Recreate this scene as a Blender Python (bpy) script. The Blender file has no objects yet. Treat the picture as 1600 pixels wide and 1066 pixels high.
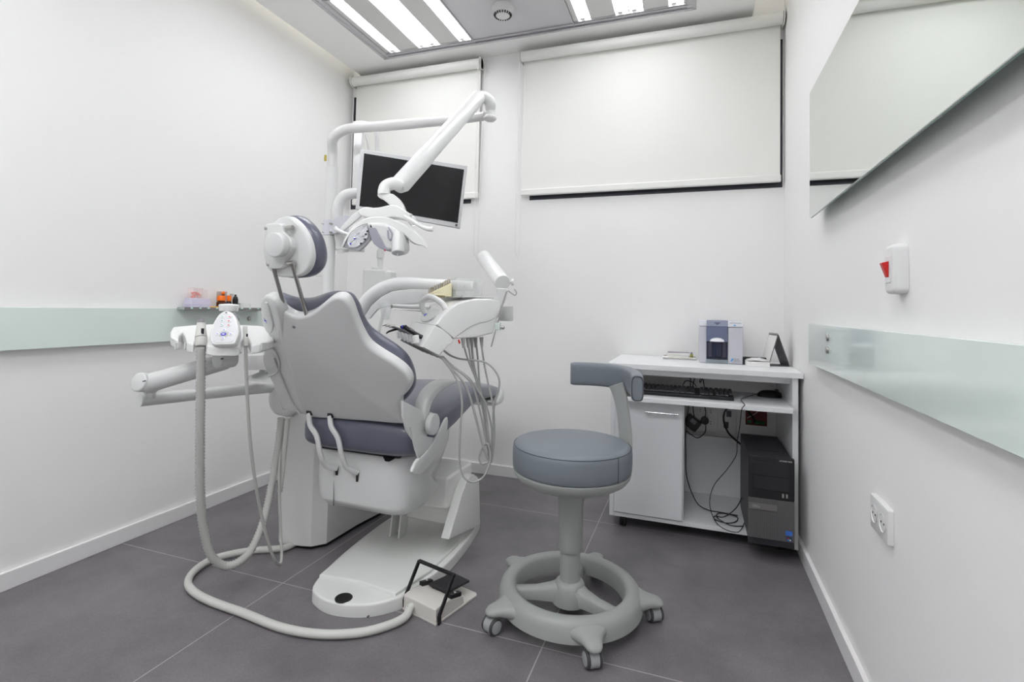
import bpy, bmesh, math, random
from mathutils import Vector, Matrix
random.seed(7)
V = Vector
PI = math.pi
SC = bpy.context.scene
COL = SC.collection

# ------------------------------------------------------------------ camera
FPX, YAW, PITCH, ROLL, CY, CH = 805.37, 0.33837341, -0.03841021, 0.02135743, 450.194, 1.0
def _rot():
    cy, sy = math.cos(YAW), math.sin(YAW)
    R0 = Matrix(((1,0,0),(0,0,-1),(0,1,0)))
    Rz = Matrix(((cy,sy,0),(-sy,cy,0),(0,0,1)))
    cp, sp = math.cos(PITCH), math.sin(PITCH)
    Rx = Matrix(((1,0,0),(0,cp,-sp),(0,sp,cp)))
    cr, sr = math.cos(ROLL), math.sin(ROLL)
    Rr = Matrix(((cr,-sr,0),(sr,cr,0),(0,0,1)))
    return Rr @ Rx @ R0 @ Rz
RC = _rot()
EYE = V((0,0,CH))
cam = bpy.data.cameras.new('camera'); camo = bpy.data.objects.new('camera', cam); COL.objects.link(camo)
m = Matrix((RC[0], -RC[1], -RC[2])).transposed().to_4x4(); m.translation = EYE
camo.matrix_world = m
cam.sensor_width = 36; cam.sensor_fit = 'HORIZONTAL'
cam.lens = FPX/1600*36
cam.shift_y = -(533-CY)/1600
cam.clip_start = 0.02
SC.camera = camo

# ------------------------------------------------------------------ world, view, light levels
SC.view_settings.view_transform = 'Standard'
SC.view_settings.look = 'None'
SC.view_settings.gamma = 1
SC.view_settings.use_curve_mapping = False
SC.view_settings.exposure = 0.0
w = bpy.data.worlds.new('world'); SC.world = w; w.use_nodes = True
w.node_tree.nodes['Background'].inputs[0].default_value = (0.02,0.025,0.04,1)
w.node_tree.nodes['Background'].inputs[1].default_value = 0.2
TUBE_POWER = 9.0        # the two lamps in view
REAR_FILL_POWER = 17.0        # unseen lamp rows added as fill over the near half of the room
COVE_POWER = 4.6
SC.cycles.max_bounces = 10
SC.cycles.diffuse_bounces = 6
SC.cycles.glossy_bounces = 6
SC.cycles.transmission_bounces = 8
SC.cycles.transparent_max_bounces = 8

# ------------------------------------------------------------------ placing helpers (real positions in metres)
def ray(px, py): return RC.transposed() @ V(((px-800)/FPX, (py-CY)/FPX, 1.0))
def at(px, py, **k):
    d = ray(px, py); (a, v), = k.items(); i = 'xyz'.index(a)
    return EYE + d*((v-EYE[i])/d[i])
def D(px, py, d): return EYE + ray(px, py)*d
def onp(px, py, p, n):
    d = ray(px, py); return EYE + d*((p-EYE).dot(n)/d.dot(n))

# ------------------------------------------------------------------ materials
def lin(c):
    f = lambda v: v/12.92 if v <= .04045 else ((v+.055)/1.055)**2.4
    return tuple(f(v/255) for v in c)+(1,)
MATS = {}
def mat(name, rgb, rough=.5, metal=0, coat=0, bump=0, bscale=200, trans=0, ior=1.45, alpha=1, emit=None, estr=0, mottle=0, mscale=6, spec=.5):
    if name in MATS: return MATS[name]
    M = bpy.data.materials.new(name); M.use_nodes = True
    nt = M.node_tree; b = nt.nodes['Principled BSDF']
    b.inputs['Base Color'].default_value = lin(rgb)
    b.inputs['Roughness'].default_value = rough
    b.inputs['Metallic'].default_value = metal
    b.inputs['Coat Weight'].default_value = coat
    b.inputs['Coat Roughness'].default_value = .05
    b.inputs['Transmission Weight'].default_value = trans
    b.inputs['IOR'].default_value = ior
    b.inputs['Alpha'].default_value = alpha
    b.inputs['Specular IOR Level'].default_value = spec
    tc = nt.nodes.new('ShaderNodeTexCoord')
    if emit:
        b.inputs['Emission Color'].default_value = lin(emit); b.inputs['Emission Strength'].default_value = estr
    if mottle:
        n = nt.nodes.new('ShaderNodeTexNoise'); n.inputs['Scale'].default_value = mscale; n.inputs['Detail'].default_value = 6
        nt.links.new(tc.outputs['Object'], n.inputs['Vector'])
        mx = nt.nodes.new('ShaderNodeMix'); mx.data_type = 'RGBA'
        c = lin(rgb)
        mx.inputs[6].default_value = tuple(v*(1-mottle) for v in c[:3])+(1,)
        mx.inputs[7].default_value = tuple(min(1, v*(1+mottle)) for v in c[:3])+(1,)
        nt.links.new(n.outputs['Fac'], mx.inputs[0]); nt.links.new(mx.outputs[2], b.inputs['Base Color'])
    if bump:
        n = nt.nodes.new('ShaderNodeTexNoise'); n.inputs['Scale'].default_value = bscale; n.inputs['Detail'].default_value = 4
        nt.links.new(tc.outputs['Object'], n.inputs['Vector'])
        bp = nt.nodes.new('ShaderNodeBump'); bp.inputs['Strength'].default_value = bump; bp.inputs['Distance'].default_value = .002
        nt.links.new(n.outputs['Fac'], bp.inputs['Height']); nt.links.new(bp.outputs['Normal'], b.inputs['Normal'])
    MATS[name] = M
    return M
WALL   = mat('wall_paint', (239,238,237), .62, bump=.08, bscale=260)
CEIL   = mat('ceiling_paint', (246,246,244), .7, bump=.05, bscale=260)
TRIM   = mat('baseboard_white', (232,230,230), .4)
WHITE  = mat('gloss_white_plastic', (226,226,225), .28, coat=.35)
WHITE2 = mat('shell_light_grey_plastic', (212,213,212), .28, coat=.4)
WHITE3 = mat('base_light_grey_plastic', (222,223,220), .34, coat=.2)
MATTEW = mat('matte_white', (225,225,224), .55)
LEATHER= mat('slate_leather', (92,94,109), .3, bump=.1, bscale=500, coat=.25)
LEATH2 = mat('blue_grey_leather', (117,123,131), .38, bump=.2, bscale=600)
STOOLG = mat('stool_grey_plastic', (160,163,160), .42, bump=.04, bscale=400)
CASTG  = mat('castor_grey', (160,163,164), .4)
STEEL  = mat('brushed_steel', (178,176,172), .28, metal=1)
CHROME = mat('chrome', (215,215,215), .1, metal=1)
ALU    = mat('satin_aluminium', (196,194,198), .38, metal=.85)
CEILMET= mat('grey_metal_ceiling_panel', (204,202,206), .42, metal=.2)
LOUVRE = mat('lamp_reflector_white', (214,214,212), .4)
HOSE   = mat('hose_grey', (188,188,184), .45)
HOSE2  = mat('hose_light', (205,205,200), .42)
HOSED  = mat('tubing_grey', (168,168,166), .4)
BLACK  = mat('black_plastic', (26,26,29), .38)
BLACKR = mat('black_rubber', (22,22,24), .7)
SCREEN = mat('black_screen', (20,20,23), .22)
BEZEL  = mat('monitor_silver_white', (214,214,216), .4)
DESK   = mat('desk_white_laminate', (228,229,230), .5, bump=.04, bscale=300)
DESKD  = mat('desk_silver_door', (220,222,224), .34, mottle=.02, mscale=300)
FABRIC = mat('blind_fabric', (234,234,229), .85, bump=.06, bscale=800)
BLINDW = mat('blind_white_tube', (232,232,228), .4)
WINDK  = mat('window_dark_glass', (30,33,44), .08)
WINFR  = mat('window_frame_dark', (48,50,58), .4)
MIRROR = mat('mirror_silver', (226,230,226), .01, metal=1)
GEDGE  = mat('mirror_green_edge', (120,150,140), .15)
SLATE  = mat('slate_blue_plastic', (104,112,138), .35)
LILAC  = mat('lilac_grey_plastic', (196,196,204), .4)
PALEW  = mat('pale_white_plastic', (226,227,234), .4)
DKBLUE = mat('smoked_dark_blue_plastic', (38,42,62), .12)
RED    = mat('red_plastic', (206,34,30), .35)
DKRED  = mat('dark_red_box', (105,32,32), .5)
GREEN  = mat('green_terminal', (30,110,55), .5)
ORANGE = mat('orange_plastic', (246,118,22), .35)
AMBER  = mat('brown_glass', (82,42,22), .15)
BLUEM  = mat('blue_mark', (72,72,200), .4)
SKYB   = mat('sky_blue_mark', (60,150,215), .4)
REDM   = mat('red_mark', (205,90,110), .4)
TEALM  = mat('teal_mark', (130,190,190), .4)
GREYM  = mat('grey_mark', (130,130,134), .5)
PINK   = mat('coral_pink_brushes', (246,130,112), .6)
LAVEN  = mat('lavender_plastic', (216,210,230), .3, alpha=.92)
YELLOW = mat('pale_yellow_foam', (244,236,200), .6)
BRASS  = mat('bur_brass', (150,132,96), .35, metal=.8)
PEDAL  = mat('pedal_beige_white', (212,208,202), .42)
FACET  = mat('mirror_facets', (235,238,242), .12, metal=.6)
LGREY  = mat('lamp_lilac_grey', (158,158,170), .35)
CLEAR  = mat('clear_plastic', (240,244,243), .08, alpha=.22)
CLEARG = mat('clear_plastic_pink', (244,226,224), .1, alpha=.3)
PAPER  = mat('white_paper', (232,231,228), .7)
DGREY  = mat('dark_grey_card', (88,88,92), .6)
PCDK   = mat('computer_dark', (44,44,50), .4)
TUBEFILL  = mat('lamp_tube_rear_fill', (255,255,255), .5, emit=(250,252,255), estr=REAR_FILL_POWER)
TUBEM  = mat('lamp_tube', (255,255,255), .5, emit=(250,252,255), estr=TUBE_POWER)
COVEM  = mat('cove_led', (255,255,255), .5, emit=(255,252,240), estr=COVE_POWER)

def glass_strip_mat():
    M = mat('lacquered_green_glass', (220,231,225), .12, coat=.4)
    return M
STRIP = glass_strip_mat()
STRIPE = mat('green_glass_edge', (150,190,175), .15)

def floor_mat():
    M = bpy.data.materials.new('floor_tiles'); M.use_nodes = True; nt = M.node_tree; L = nt.links
    b = nt.nodes['Principled BSDF']; b.inputs['Roughness'].default_value = .42
    g = nt.nodes.new('ShaderNodeNewGeometry'); sp = nt.nodes.new('ShaderNodeSeparateXYZ'); L.new(g.outputs['Position'], sp.inputs[0])
    def math_(op, a, bb):
        n = nt.nodes.new('ShaderNodeMath'); n.operation = op
        for i, v in enumerate((a, bb)):
            if v is None: continue
            if isinstance(v, (int, float)): n.inputs[i].default_value = v
            else: L.new(v, n.inputs[i])
        return n.outputs[0]
    def line(o, off, step, wd):
        a = math_('SUBTRACT', o, off); a = math_('DIVIDE', a, step); a = math_('ADD', a, 50.5)
        a = math_('FRACT', a, None); a = math_('SUBTRACT', a, .5); a = math_('ABSOLUTE', a, None)
        return math_('LESS_THAN', a, wd/step/2)
    lx = line(sp.outputs[0], -.413, .962, .0032); ly = line(sp.outputs[1], 1.51, .965, .0032)
    gr = math_('MAXIMUM', lx, ly)
    n1 = nt.nodes.new('ShaderNodeTexNoise'); n1.inputs['Scale'].default_value = 3.5; n1.inputs['Detail'].default_value = 8; n1.inputs['Roughness'].default_value = .65
    L.new(g.outputs['Position'], n1.inputs['Vector'])
    n2 = nt.nodes.new('ShaderNodeTexNoise'); n2.inputs['Scale'].default_value = 160; n2.inputs['Detail'].default_value = 3
    L.new(g.outputs['Position'], n2.inputs['Vector'])
    cr = nt.nodes.new('ShaderNodeValToRGB'); cr.color_ramp.elements[0].position = .32; cr.color_ramp.elements[1].position = .7
    cr.color_ramp.elements[0].color = lin((102,98,102)); cr.color_ramp.elements[1].color = lin((128,123,127))
    L.new(n1.outputs['Fac'], cr.inputs[0])
    mx0 = nt.nodes.new('ShaderNodeMix'); mx0.data_type = 'RGBA'; mx0.blend_type = 'OVERLAY'; mx0.inputs[0].default_value = .25
    L.new(cr.outputs[0], mx0.inputs[6]); L.new(n2.outputs['Fac'], mx0.inputs[7])
    mx = nt.nodes.new('ShaderNodeMix'); mx.data_type = 'RGBA'
    L.new(gr, mx.inputs[0]); L.new(mx0.outputs[2], mx.inputs[6]); mx.inputs[7].default_value = lin((178,170,170))
    L.new(mx.outputs[2], b.inputs['Base Color'])
    bp = nt.nodes.new('ShaderNodeBump'); bp.inputs['Strength'].default_value = .12; bp.inputs['Distance'].default_value = .001
    L.new(n2.outputs['Fac'], bp.inputs['Height']); L.new(bp.outputs['Normal'], b.inputs['Normal'])
    return M
FLOOR = floor_mat()

def mesh_mat(name, c0, c1, scale):
    M = bpy.data.materials.new(name); M.use_nodes = True; nt = M.node_tree; L = nt.links
    b = nt.nodes['Principled BSDF']; b.inputs['Roughness'].default_value = .4; b.inputs['Metallic'].default_value = .3
    tc = nt.nodes.new('ShaderNodeTexCoord'); mp = nt.nodes.new('ShaderNodeMapping'); mp.inputs['Rotation'].default_value = (0, PI/4, 0)
    ch = nt.nodes.new('ShaderNodeTexChecker'); ch.inputs['Scale'].default_value = scale
    L.new(tc.outputs['Object'], mp.inputs[0]); L.new(mp.outputs[0], ch.inputs[0])
    ch.inputs[1].default_value = lin(c0); ch.inputs[2].default_value = lin(c1); L.new(ch.outputs[0], b.inputs['Base Color'])
    return M
GRILLE = mesh_mat('perforated_grey_grille', (120,118,118), (70,69,71), 260)

# ------------------------------------------------------------------ mesh helpers
def basis(n):
    n = n.normalized(); a = V((0,0,1)) if abs(n.z) < .9 else V((1,0,0))
    u = a.cross(n).normalized(); v = n.cross(u).normalized(); return u, v, n
def catmull(P, n=6, closed=False):
    P = [V(p) for p in P]; out = []; N = len(P)
    rng = range(N) if closed else range(N-1)
    for i in rng:
        if closed: a, b, c, d = P[i-1], P[i], P[(i+1) % N], P[(i+2) % N]
        else: a, b, c, d = P[max(i-1,0)], P[i], P[i+1], P[min(i+2,N-1)]
        for k in range(n):
            t = k/n
            out.append(.5*((2*b)+(c-a)*t+(2*a-5*b+4*c-d)*t*t+(3*b-a-3*c+d)*t*t*t))
    if not closed: out.append(P[-1].copy())
    return out
class MB:
    def __init__(s): s.bm = bmesh.new()
    def ring(s, pts): return [s.bm.verts.new(p) for p in pts]
    def loft(s, rings, caps=True, closed=True):
        R = [s.ring(r) for r in rings]
        for a, b in zip(R, R[1:]):
            n = len(a)
            for i in range(n if closed else n-1):
                j = (i+1) % n
                try: s.bm.faces.new((a[i], a[j], b[j], b[i]))
                except ValueError: pass
        if caps:
            for r in (R[0], R[-1]):
                try: s.bm.faces.new(r)
                except ValueError: pass
        return s
    def box(s, c, size, rot=None):
        c = V(c); h = V(size)/2
        vs = [V((x*h.x, y*h.y, z*h.z)) for z in (-1,1) for x, y in ((-1,-1),(1,-1),(1,1),(-1,1))]
        if rot is not None: vs = [rot @ v for v in vs]
        vs = [s.bm.verts.new(c+v) for v in vs]
        for f in ((0,3,2,1),(4,5,6,7),(0,1,5,4),(1,2,6,5),(2,3,7,6),(3,0,4,7)): s.bm.faces.new([vs[i] for i in f])
        return s
    def b2(s, x0, x1, y0, y1, z0, z1): return s.box(((x0+x1)/2,(y0+y1)/2,(z0+z1)/2), (abs(x1-x0),abs(y1-y0),abs(z1-z0)))
    def tube(s, pts, r, seg=14, sm=0, flat=None, caps=True, closed=False, up=None):
        """r: radius or list; flat: ratio of second axis"""
        pts = [V(p) for p in pts]
        if isinstance(r, (int, float)): r = [r]*len(pts)
        if sm:
            rr = [V((q,0,0)) for q in r]; rr = [q.x for q in catmull(rr, sm, closed)]
            pts = catmull(pts, sm, closed); r = rr
        N = len(pts); rings = []
        u = None
        for i in range(N):
            t = (pts[min(i+1,N-1)]-pts[max(i-1,0)]) if not closed else (pts[(i+1) % N]-pts[i-1])
            if t.length < 1e-9: t = V((0,0,1))
            t.normalize()
            if up is not None:
                u = up.cross(t)
                u = u.normalized() if u.length > 1e-6 else basis(t)[0]
            elif u is None: u = basis(t)[0]
            else:
                u = u-t*u.dot(t); u.normalize()
            v = t.cross(u)
            fl = flat if flat else 1
            rings.append([pts[i]+(u*math.cos(2*PI*k/seg)*fl+v*math.sin(2*PI*k/seg))*r[i] for k in range(seg)])
        if closed: rings.append(rings[0])
        return s.loft(rings, caps and not closed)
    def cyl(s, p0, p1, r0, r1=None, seg=24, bev=0):
        p0, p1 = V(p0), V(p1); r1 = r0 if r1 is None else r1
        u, v, n = basis(p1-p0)
        def R(p, r): return [p+(u*math.cos(2*PI*k/seg)+v*math.sin(2*PI*k/seg))*r for k in range(seg)]
        L = []
        if bev:
            for a in (0, 30, 60, 90):
                a = math.radians(a); L.append(R(p0+n*bev*(1-math.sin(a)), r0-bev*(1-math.cos(PI/2-a) if 0 else (1-math.sin(PI/2-a)*0-1)) if 0 else r0-bev*math.cos(a)))
            for a in (90, 60, 30, 0):
                a = math.radians(a); L.append(R(p1-n*bev*(1-math.sin(a)), r1-bev*math.cos(a)))
            # fix the order: small radius first
            L = [R(p0, r0-bev), R(p0+n*bev*.13, r0-bev*.5), R(p0+n*bev*.5, r0-bev*.13), R(p0+n*bev, r0),
                 R(p1-n*bev, r1), R(p1-n*bev*.5, r1-bev*.13), R(p1-n*bev*.13, r1-bev*.5), R(p1, r1-bev)]
        else: L = [R(p0, r0), R(p1, r1)]
        return s.loft(L)
    def lathe(s, prof, c=(0,0,0), axis=(0,0,1), seg=40, caps=True):
        u, v, n = basis(V(axis)); c = V(c)
        return s.loft([[c+n*z+(u*math.cos(2*PI*k/seg)+v*math.sin(2*PI*k/seg))*max(r,1e-5) for k in range(seg)] for r, z in prof], caps)
    def sphere(s, c, r, sc=(1,1,1), rot=None, seg=20):
        c = V(c); rings = []
        for i in range(1, seg//2+1-0):
            a = PI*i/(seg//2+1)
            ring = []
            for k in range(seg):
                p = V((math.sin(a)*math.cos(2*PI*k/seg)*sc[0], math.sin(a)*math.sin(2*PI*k/seg)*sc[1], math.cos(a)*sc[2]))*r
                if rot is not None: p = rot @ p
                ring.append(c+p)
            rings.append(ring)
        return s.loft(rings)
    def pad(s, outline, n, th, r=0, sm=0, rb=None, steps=4, dome=0):
        """closed planar outline, thickness th along n, rounded with r (front) and rb (back)"""
        P = [V(p) for p in outline]
        if sm: P = catmull(P, sm, True)
        n = V(n).normalized(); rb = r if rb is None else rb
        c = sum(P, V())/len(P)
        area = V()
        for i in range(len(P)): area += (P[i-1]-c).cross(P[i]-c)
        sgn = 1 if area.dot(n) > 0 else -1
        N = len(P); inn = []
        for i in range(N):
            e1 = (P[i]-P[i-1]); e2 = (P[(i+1) % N]-P[i])
            n1 = n.cross(e1).normalized()*sgn if e1.length > 1e-9 else V(); n2 = n.cross(e2).normalized()*sgn if e2.length > 1e-9 else V()
            b = n1+n2; b = b.normalized() if b.length > 1e-6 else n1
            inn.append(b/max(.55, b.dot(n1)) if b.length else V())
        rings = []
        if dome: rings.append([c+(p-c)*.05+n*(-dome) for p in P]); rings.append([c+(p-c)*.55-n*dome*.75 for p in P])
        if r:
            for k in range(steps+1):
                a = PI/2*k/steps; rings.append([P[i]+inn[i]*r*(1-math.sin(a))+n*r*(1-math.cos(a)) for i in range(N)])
        else: rings.append(P)
        if rb:
            for k in range(steps+1):
                a = PI/2*(1-k/steps); rings.append([P[i]+inn[i]*rb*(1-math.sin(a))+n*(th-rb*(1-math.cos(a))) for i in range(N)])
        else: rings.append([p+n*th for p in P])
        return s.loft(rings)
    def prism(s, outline, vec, bev=0):
        P = [V(p) for p in outline]; vec = V(vec)
        return s.loft([P, [p+vec for p in P]])
    def build(s, name, m, parent=None, bevel=0, seg=2, sub=0, smooth=35, label=None):
        bmesh.ops.recalc_face_normals(s.bm, faces=s.bm.faces)
        me = bpy.data.meshes.new(name); s.bm.to_mesh(me); s.bm.free()
        me.materials.append(m)
        for p in me.polygons: p.use_smooth = True
        me.set_sharp_from_angle(angle=math.radians(smooth))
        o = bpy.data.objects.new(name, me); COL.objects.link(o)
        if parent is not None:
            o.parent = parent; o.matrix_parent_inverse = PINV(parent)
        if bevel:
            b = o.modifiers.new('bevel', 'BEVEL'); b.width = bevel; b.segments = seg; b.limit_method = 'ANGLE'; b.angle_limit = math.radians(40)
            for p in me.polygons: p.use_smooth = True
            b.harden_normals = True
        if sub:
            q = o.modifiers.new('sub', 'SUBSURF'); q.levels = sub; q.render_levels = sub
        if label: o['label'] = label
        return o
def world_of(o):
    M = o.matrix_basis.copy()
    if o.parent is not None: M = world_of(o.parent) @ o.matrix_parent_inverse @ M
    return M
def PINV(p): return world_of(p).inverted()
def thing(name, label, cat, loc=(0,0,0), group=None):
    o = bpy.data.objects.new(name, None); COL.objects.link(o); o.location = loc; o.empty_display_size = .05
    o['label'] = label; o['category'] = cat
    if group: o['group'] = group
    return o
def tag(o, label, cat, group=None):
    o['label'] = label; o['category'] = cat
    if group: o['group'] = group
    return o
def struct(o): o['kind'] = 'structure'; return o
def text(name, s, size, m, M, parent, ext=.0004, label=None):
    cu = bpy.data.curves.new(name, 'FONT'); cu.body = s; cu.size = size; cu.extrude = ext; cu.align_x = 'CENTER'; cu.align_y = 'CENTER'
    t = bpy.data.objects.new('tmp', cu); COL.objects.link(t)
    me = bpy.data.meshes.new_from_object(t.evaluated_get(bpy.context.evaluated_depsgraph_get()))
    bpy.data.objects.remove(t); me.transform(M); me.materials.clear(); me.materials.append(m)
    o = bpy.data.objects.new(name, me); COL.objects.link(o); o.parent = parent; o.matrix_parent_inverse = PINV(parent)
    if label: o['label'] = label
    return o
FACE_Y = Matrix(((1,0,0,0),(0,0,-1,0),(0,1,0,0),(0,0,0,1)))   # text facing -Y

# ================================================================== ROOM
XL, XR, YB, YN = -2.215, .434, 2.92, -2.2
ZS, ZC = 2.56, 2.72
mb = MB(); mb.b2(XL-.1, XR+.1, YN-.1, YB+.2, -.06, 0); struct(mb.build('floor', FLOOR))
mb = MB(); mb.b2(XL-.1, XL, YN, YB, 0, ZC); struct(mb.build('wall_left', WALL))
mb = MB(); mb.b2(XR, XR+.1, YN, YB, 0, ZC); struct(mb.build('wall_right', WALL))
mb = MB(); mb.b2(XL-.1, XR+.1, YN-.1, YN, 0, ZC); struct(mb.build('wall_front', WALL))
# back wall with two window openings
W1 = (XL+.008, -1.31, 1.645, 2.42); W2 = (-.93, .427, 1.645, 2.42)
mb = MB()
mb.b2(XL-.1, XR+.1, YB, YB+.14, 0, 1.645)
mb.b2(XL-.1, XR+.1, YB, YB+.14, 2.42, ZC)
mb.b2(XL-.1, W1[0], YB, YB+.14, 1.645, 2.42)
mb.b2(W1[1], W2[0], YB, YB+.14, 1.645, 2.42)
mb.b2(W2[1], XR+.1, YB, YB+.14, 1.645, 2.42)
struct(mb.build('wall_back', WALL))
for i, Wd in enumerate((W1, W2)):
    g = MB(); g.b2(Wd[0], Wd[1], YB+.05, YB+.06, Wd[2], Wd[3])
    o = struct(g.build('window_%d' % (i+1), WINDK))
    f = MB(); t = .035
    f.b2(Wd[0], Wd[1], YB+.004, YB+.05, Wd[2], Wd[2]+t); f.b2(Wd[0], Wd[1], YB+.004, YB+.05, Wd[3]-t, Wd[3])
    f.b2(Wd[0], Wd[0]+t, YB+.004, YB+.05, Wd[2]+t, Wd[3]-t); f.b2(Wd[1]-t, Wd[1], YB+.004, YB+.05, Wd[2]+t, Wd[3]-t)
    f.build('window_frame', WINFR, o)
mb = MB(); mb.b2(XL-.1, XR+.1, YN-.1, YB+.14, ZC, ZC+.06); struct(mb.build('ceiling', CEIL))
# dropped ceiling with a cove gap on both sides
SX0, SX1 = -2.147, .283
PX0, PX1, PY0, PY1 = -1.845, -.008, -1.55, 2.745
mb = MB()
mb.b2(SX0, PX0, YN, YB, ZS, ZS+.09); mb.b2(PX1, SX1, YN, YB, ZS, ZS+.09)
mb.b2(PX0, PX1, PY1, YB, ZS, ZS+.09); mb.b2(PX0, PX1, YN, PY0, ZS, ZS+.09)
struct(mb.build('ceiling', CEIL))
mb = MB(); mb.b2(SX0+.03, SX0+.05, YN+.05, YB-.05, ZS+.093, ZS+.105); struct(mb.build('trim_1', COVEM))
mb = MB(); mb.b2(SX1-.05, SX1-.03, YN+.05, YB-.05, ZS+.093, ZS+.105); struct(mb.build('trim_2', COVEM))
# baseboards
for nm, q in (('baseboard_left', (XL, XL+.014, YN, YB)), ('baseboard_right', (XR-.014, XR, YN, YB)), ('baseboard_back', (XL+.014, XR-.014, YB-.014, YB))):
    mb = MB(); mb.b2(*q, 0, .062); struct(mb.build(nm, TRIM, bevel=.002))
# grey metal ceiling tray between and around the lamps
mb = MB()
LX = ((-1.815, -1.225), (-.632, -.040)); ROWS = [(2.12, 2.70), (1.50, 2.08), (.2, .78), (-.45, .13), (-1.1, -.52)]  # last three rows are out of view, added to brighten surfaces facing the viewer
mb.b2(PX0, LX[0][0], PY0, PY1, ZS-.002, ZS+.05); mb.b2(LX[0][1], LX[1][0], PY0, PY1, ZS+.004, ZS+.05); mb.b2(LX[1][1], PX1, PY0, PY1, ZS-.002, ZS+.05)
ys = [PY0]+[v for r in sorted(ROWS) for v in r]+[PY1]
for a, b in zip(ys[::2], ys[1::2]):
    for lx in LX: mb.b2(lx[0], lx[1], a, b, ZS+.002, ZS+.05)
struct(mb.build('trim_3', CEILMET, bevel=.002))
mb = MB()
for x in (LX[0][1]-.004, LX[1][0]): mb.b2(x, x+.006, PY0, PY1, ZS-.004, ZS+.006)
mb.b2(PX0-.012, PX1+.012, PY1-.012, PY1+.006, ZS-.008, ZS+.02); mb.b2(PX0-.012, PX0+.006, PY0, PY1, ZS-.008, ZS+.02); mb.b2(PX1-.006, PX1+.012, PY0, PY1, ZS-.008, ZS+.02)
mb.b2(PX0, PX1, PY1-.04, PY1-.03, ZS-.004, ZS+.01)
struct(mb.build('trim_4', ALU, bevel=.002))

# ------------------------------------------------------------------ ceiling lamps
def luminaire(lx, row, label):
    x0, x1 = lx; y0, y1 = row; W = x1-x0
    t = thing('ceiling_light', label, 'ceiling light', ((x0+x1)/2, (y0+y1)/2, ZS+.05), 'fluorescent ceiling lights')
    fr = MB(); e = .006
    fr.b2(x0, x0+e, y0, y1, ZS-.001, ZS+.045); fr.b2(x1-e, x1, y0, y1, ZS-.001, ZS+.045)
    fr.b2(x0+e, x1-e, y1-e, y1, ZS-.001, ZS+.045); fr.b2(x0+e, x1-e, y0, y0+e, ZS-.001, ZS+.045)
    fr.build('frame', ALU, t)
    bk = MB(); bk.b2(x0+e, x1-e, y0+e, y1-e, ZS+.04, ZS+.046); bk.build('back_plate', LOUVRE, t)
    bars = ((.036, .100), (.235, .300), (.308, .375), (.505, .575))
    for a, b in bars:
        m_ = MB(); m_.b2(x0+a, x0+b, y0+.01, y1-.02, ZS+.012, ZS+.016); m_.build('tube_diffuser', TUBEM if y0 > 1.4 else TUBEFILL, t, label='glowing white tube strip')
    rf = MB(); xs = [e, .034, None, .102, .233, None, .302, .306, None, .377, .503, None, .577, W-e]
    for a, b in ((e,.034),(.102,.233),(.3015,.3065),(.377,.503),(.577,W-e)):
        rf.b2(x0+a, x0+b, y0+e, y1-e, ZS+.004, ZS+.01)
    rf.build('reflector', LOUVRE, t)
    for a, b in bars:
        m_ = MB(); m_.b2(x0+a+.012, x0+a+.035, y1-.03, y1-.012, ZS+.002, ZS+.01); m_.build('clip', MATTEW, t)
    return t
names = ['left ceiling light of four white tube strips nearest the back wall', 'right ceiling light of four white tube strips beside the right-hand blind']
for i, row in enumerate(ROWS[:1]+ROWS[1:]):
    for j, lx in enumerate(LX):
        pos = ('nearest the back wall', 'second row from the back wall', 'unseen third row added as fill light', 'unseen fourth row added as fill light above the viewer', 'unseen last row added as fill light behind the viewer')[i]
        luminaire(lx, row, '%s fluorescent ceiling light in grey metal panel, %s' % (('left','right')[j], pos))

# smoke detector
t = thing('smoke_detector', 'round white smoke detector on the grey metal ceiling panel between the lights', 'smoke detector', (-.945, 2.45, ZS+.004))
mb = MB(); mb.lathe([(.056,0),(.056,-.012),(.052,-.02),(.05,-.022)], (-.945,2.45,ZS+.004)); mb.build('base', MATTEW, t)
mb = MB(); mb.lathe([(.05,-.022),(.049,-.032),(.04,-.046),(.02,-.052),(.0,-.052)], (-.945,2.45,ZS+.004)); mb.build('cover', MATTEW, t)
for k in range(20):
    a = 2*PI*k/20; mb = MB(); c = V((-.945,2.45,ZS-.0405)); d = V((math.cos(a), math.sin(a), 0))
    mb.box(c+d*.041, (.012,.005,.010), Matrix.Rotation(a, 3, 'Z') @ Matrix.Rotation(math.radians(-50), 3, 'Y')); mb.build('vent_slot', BLACK, t)

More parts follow.
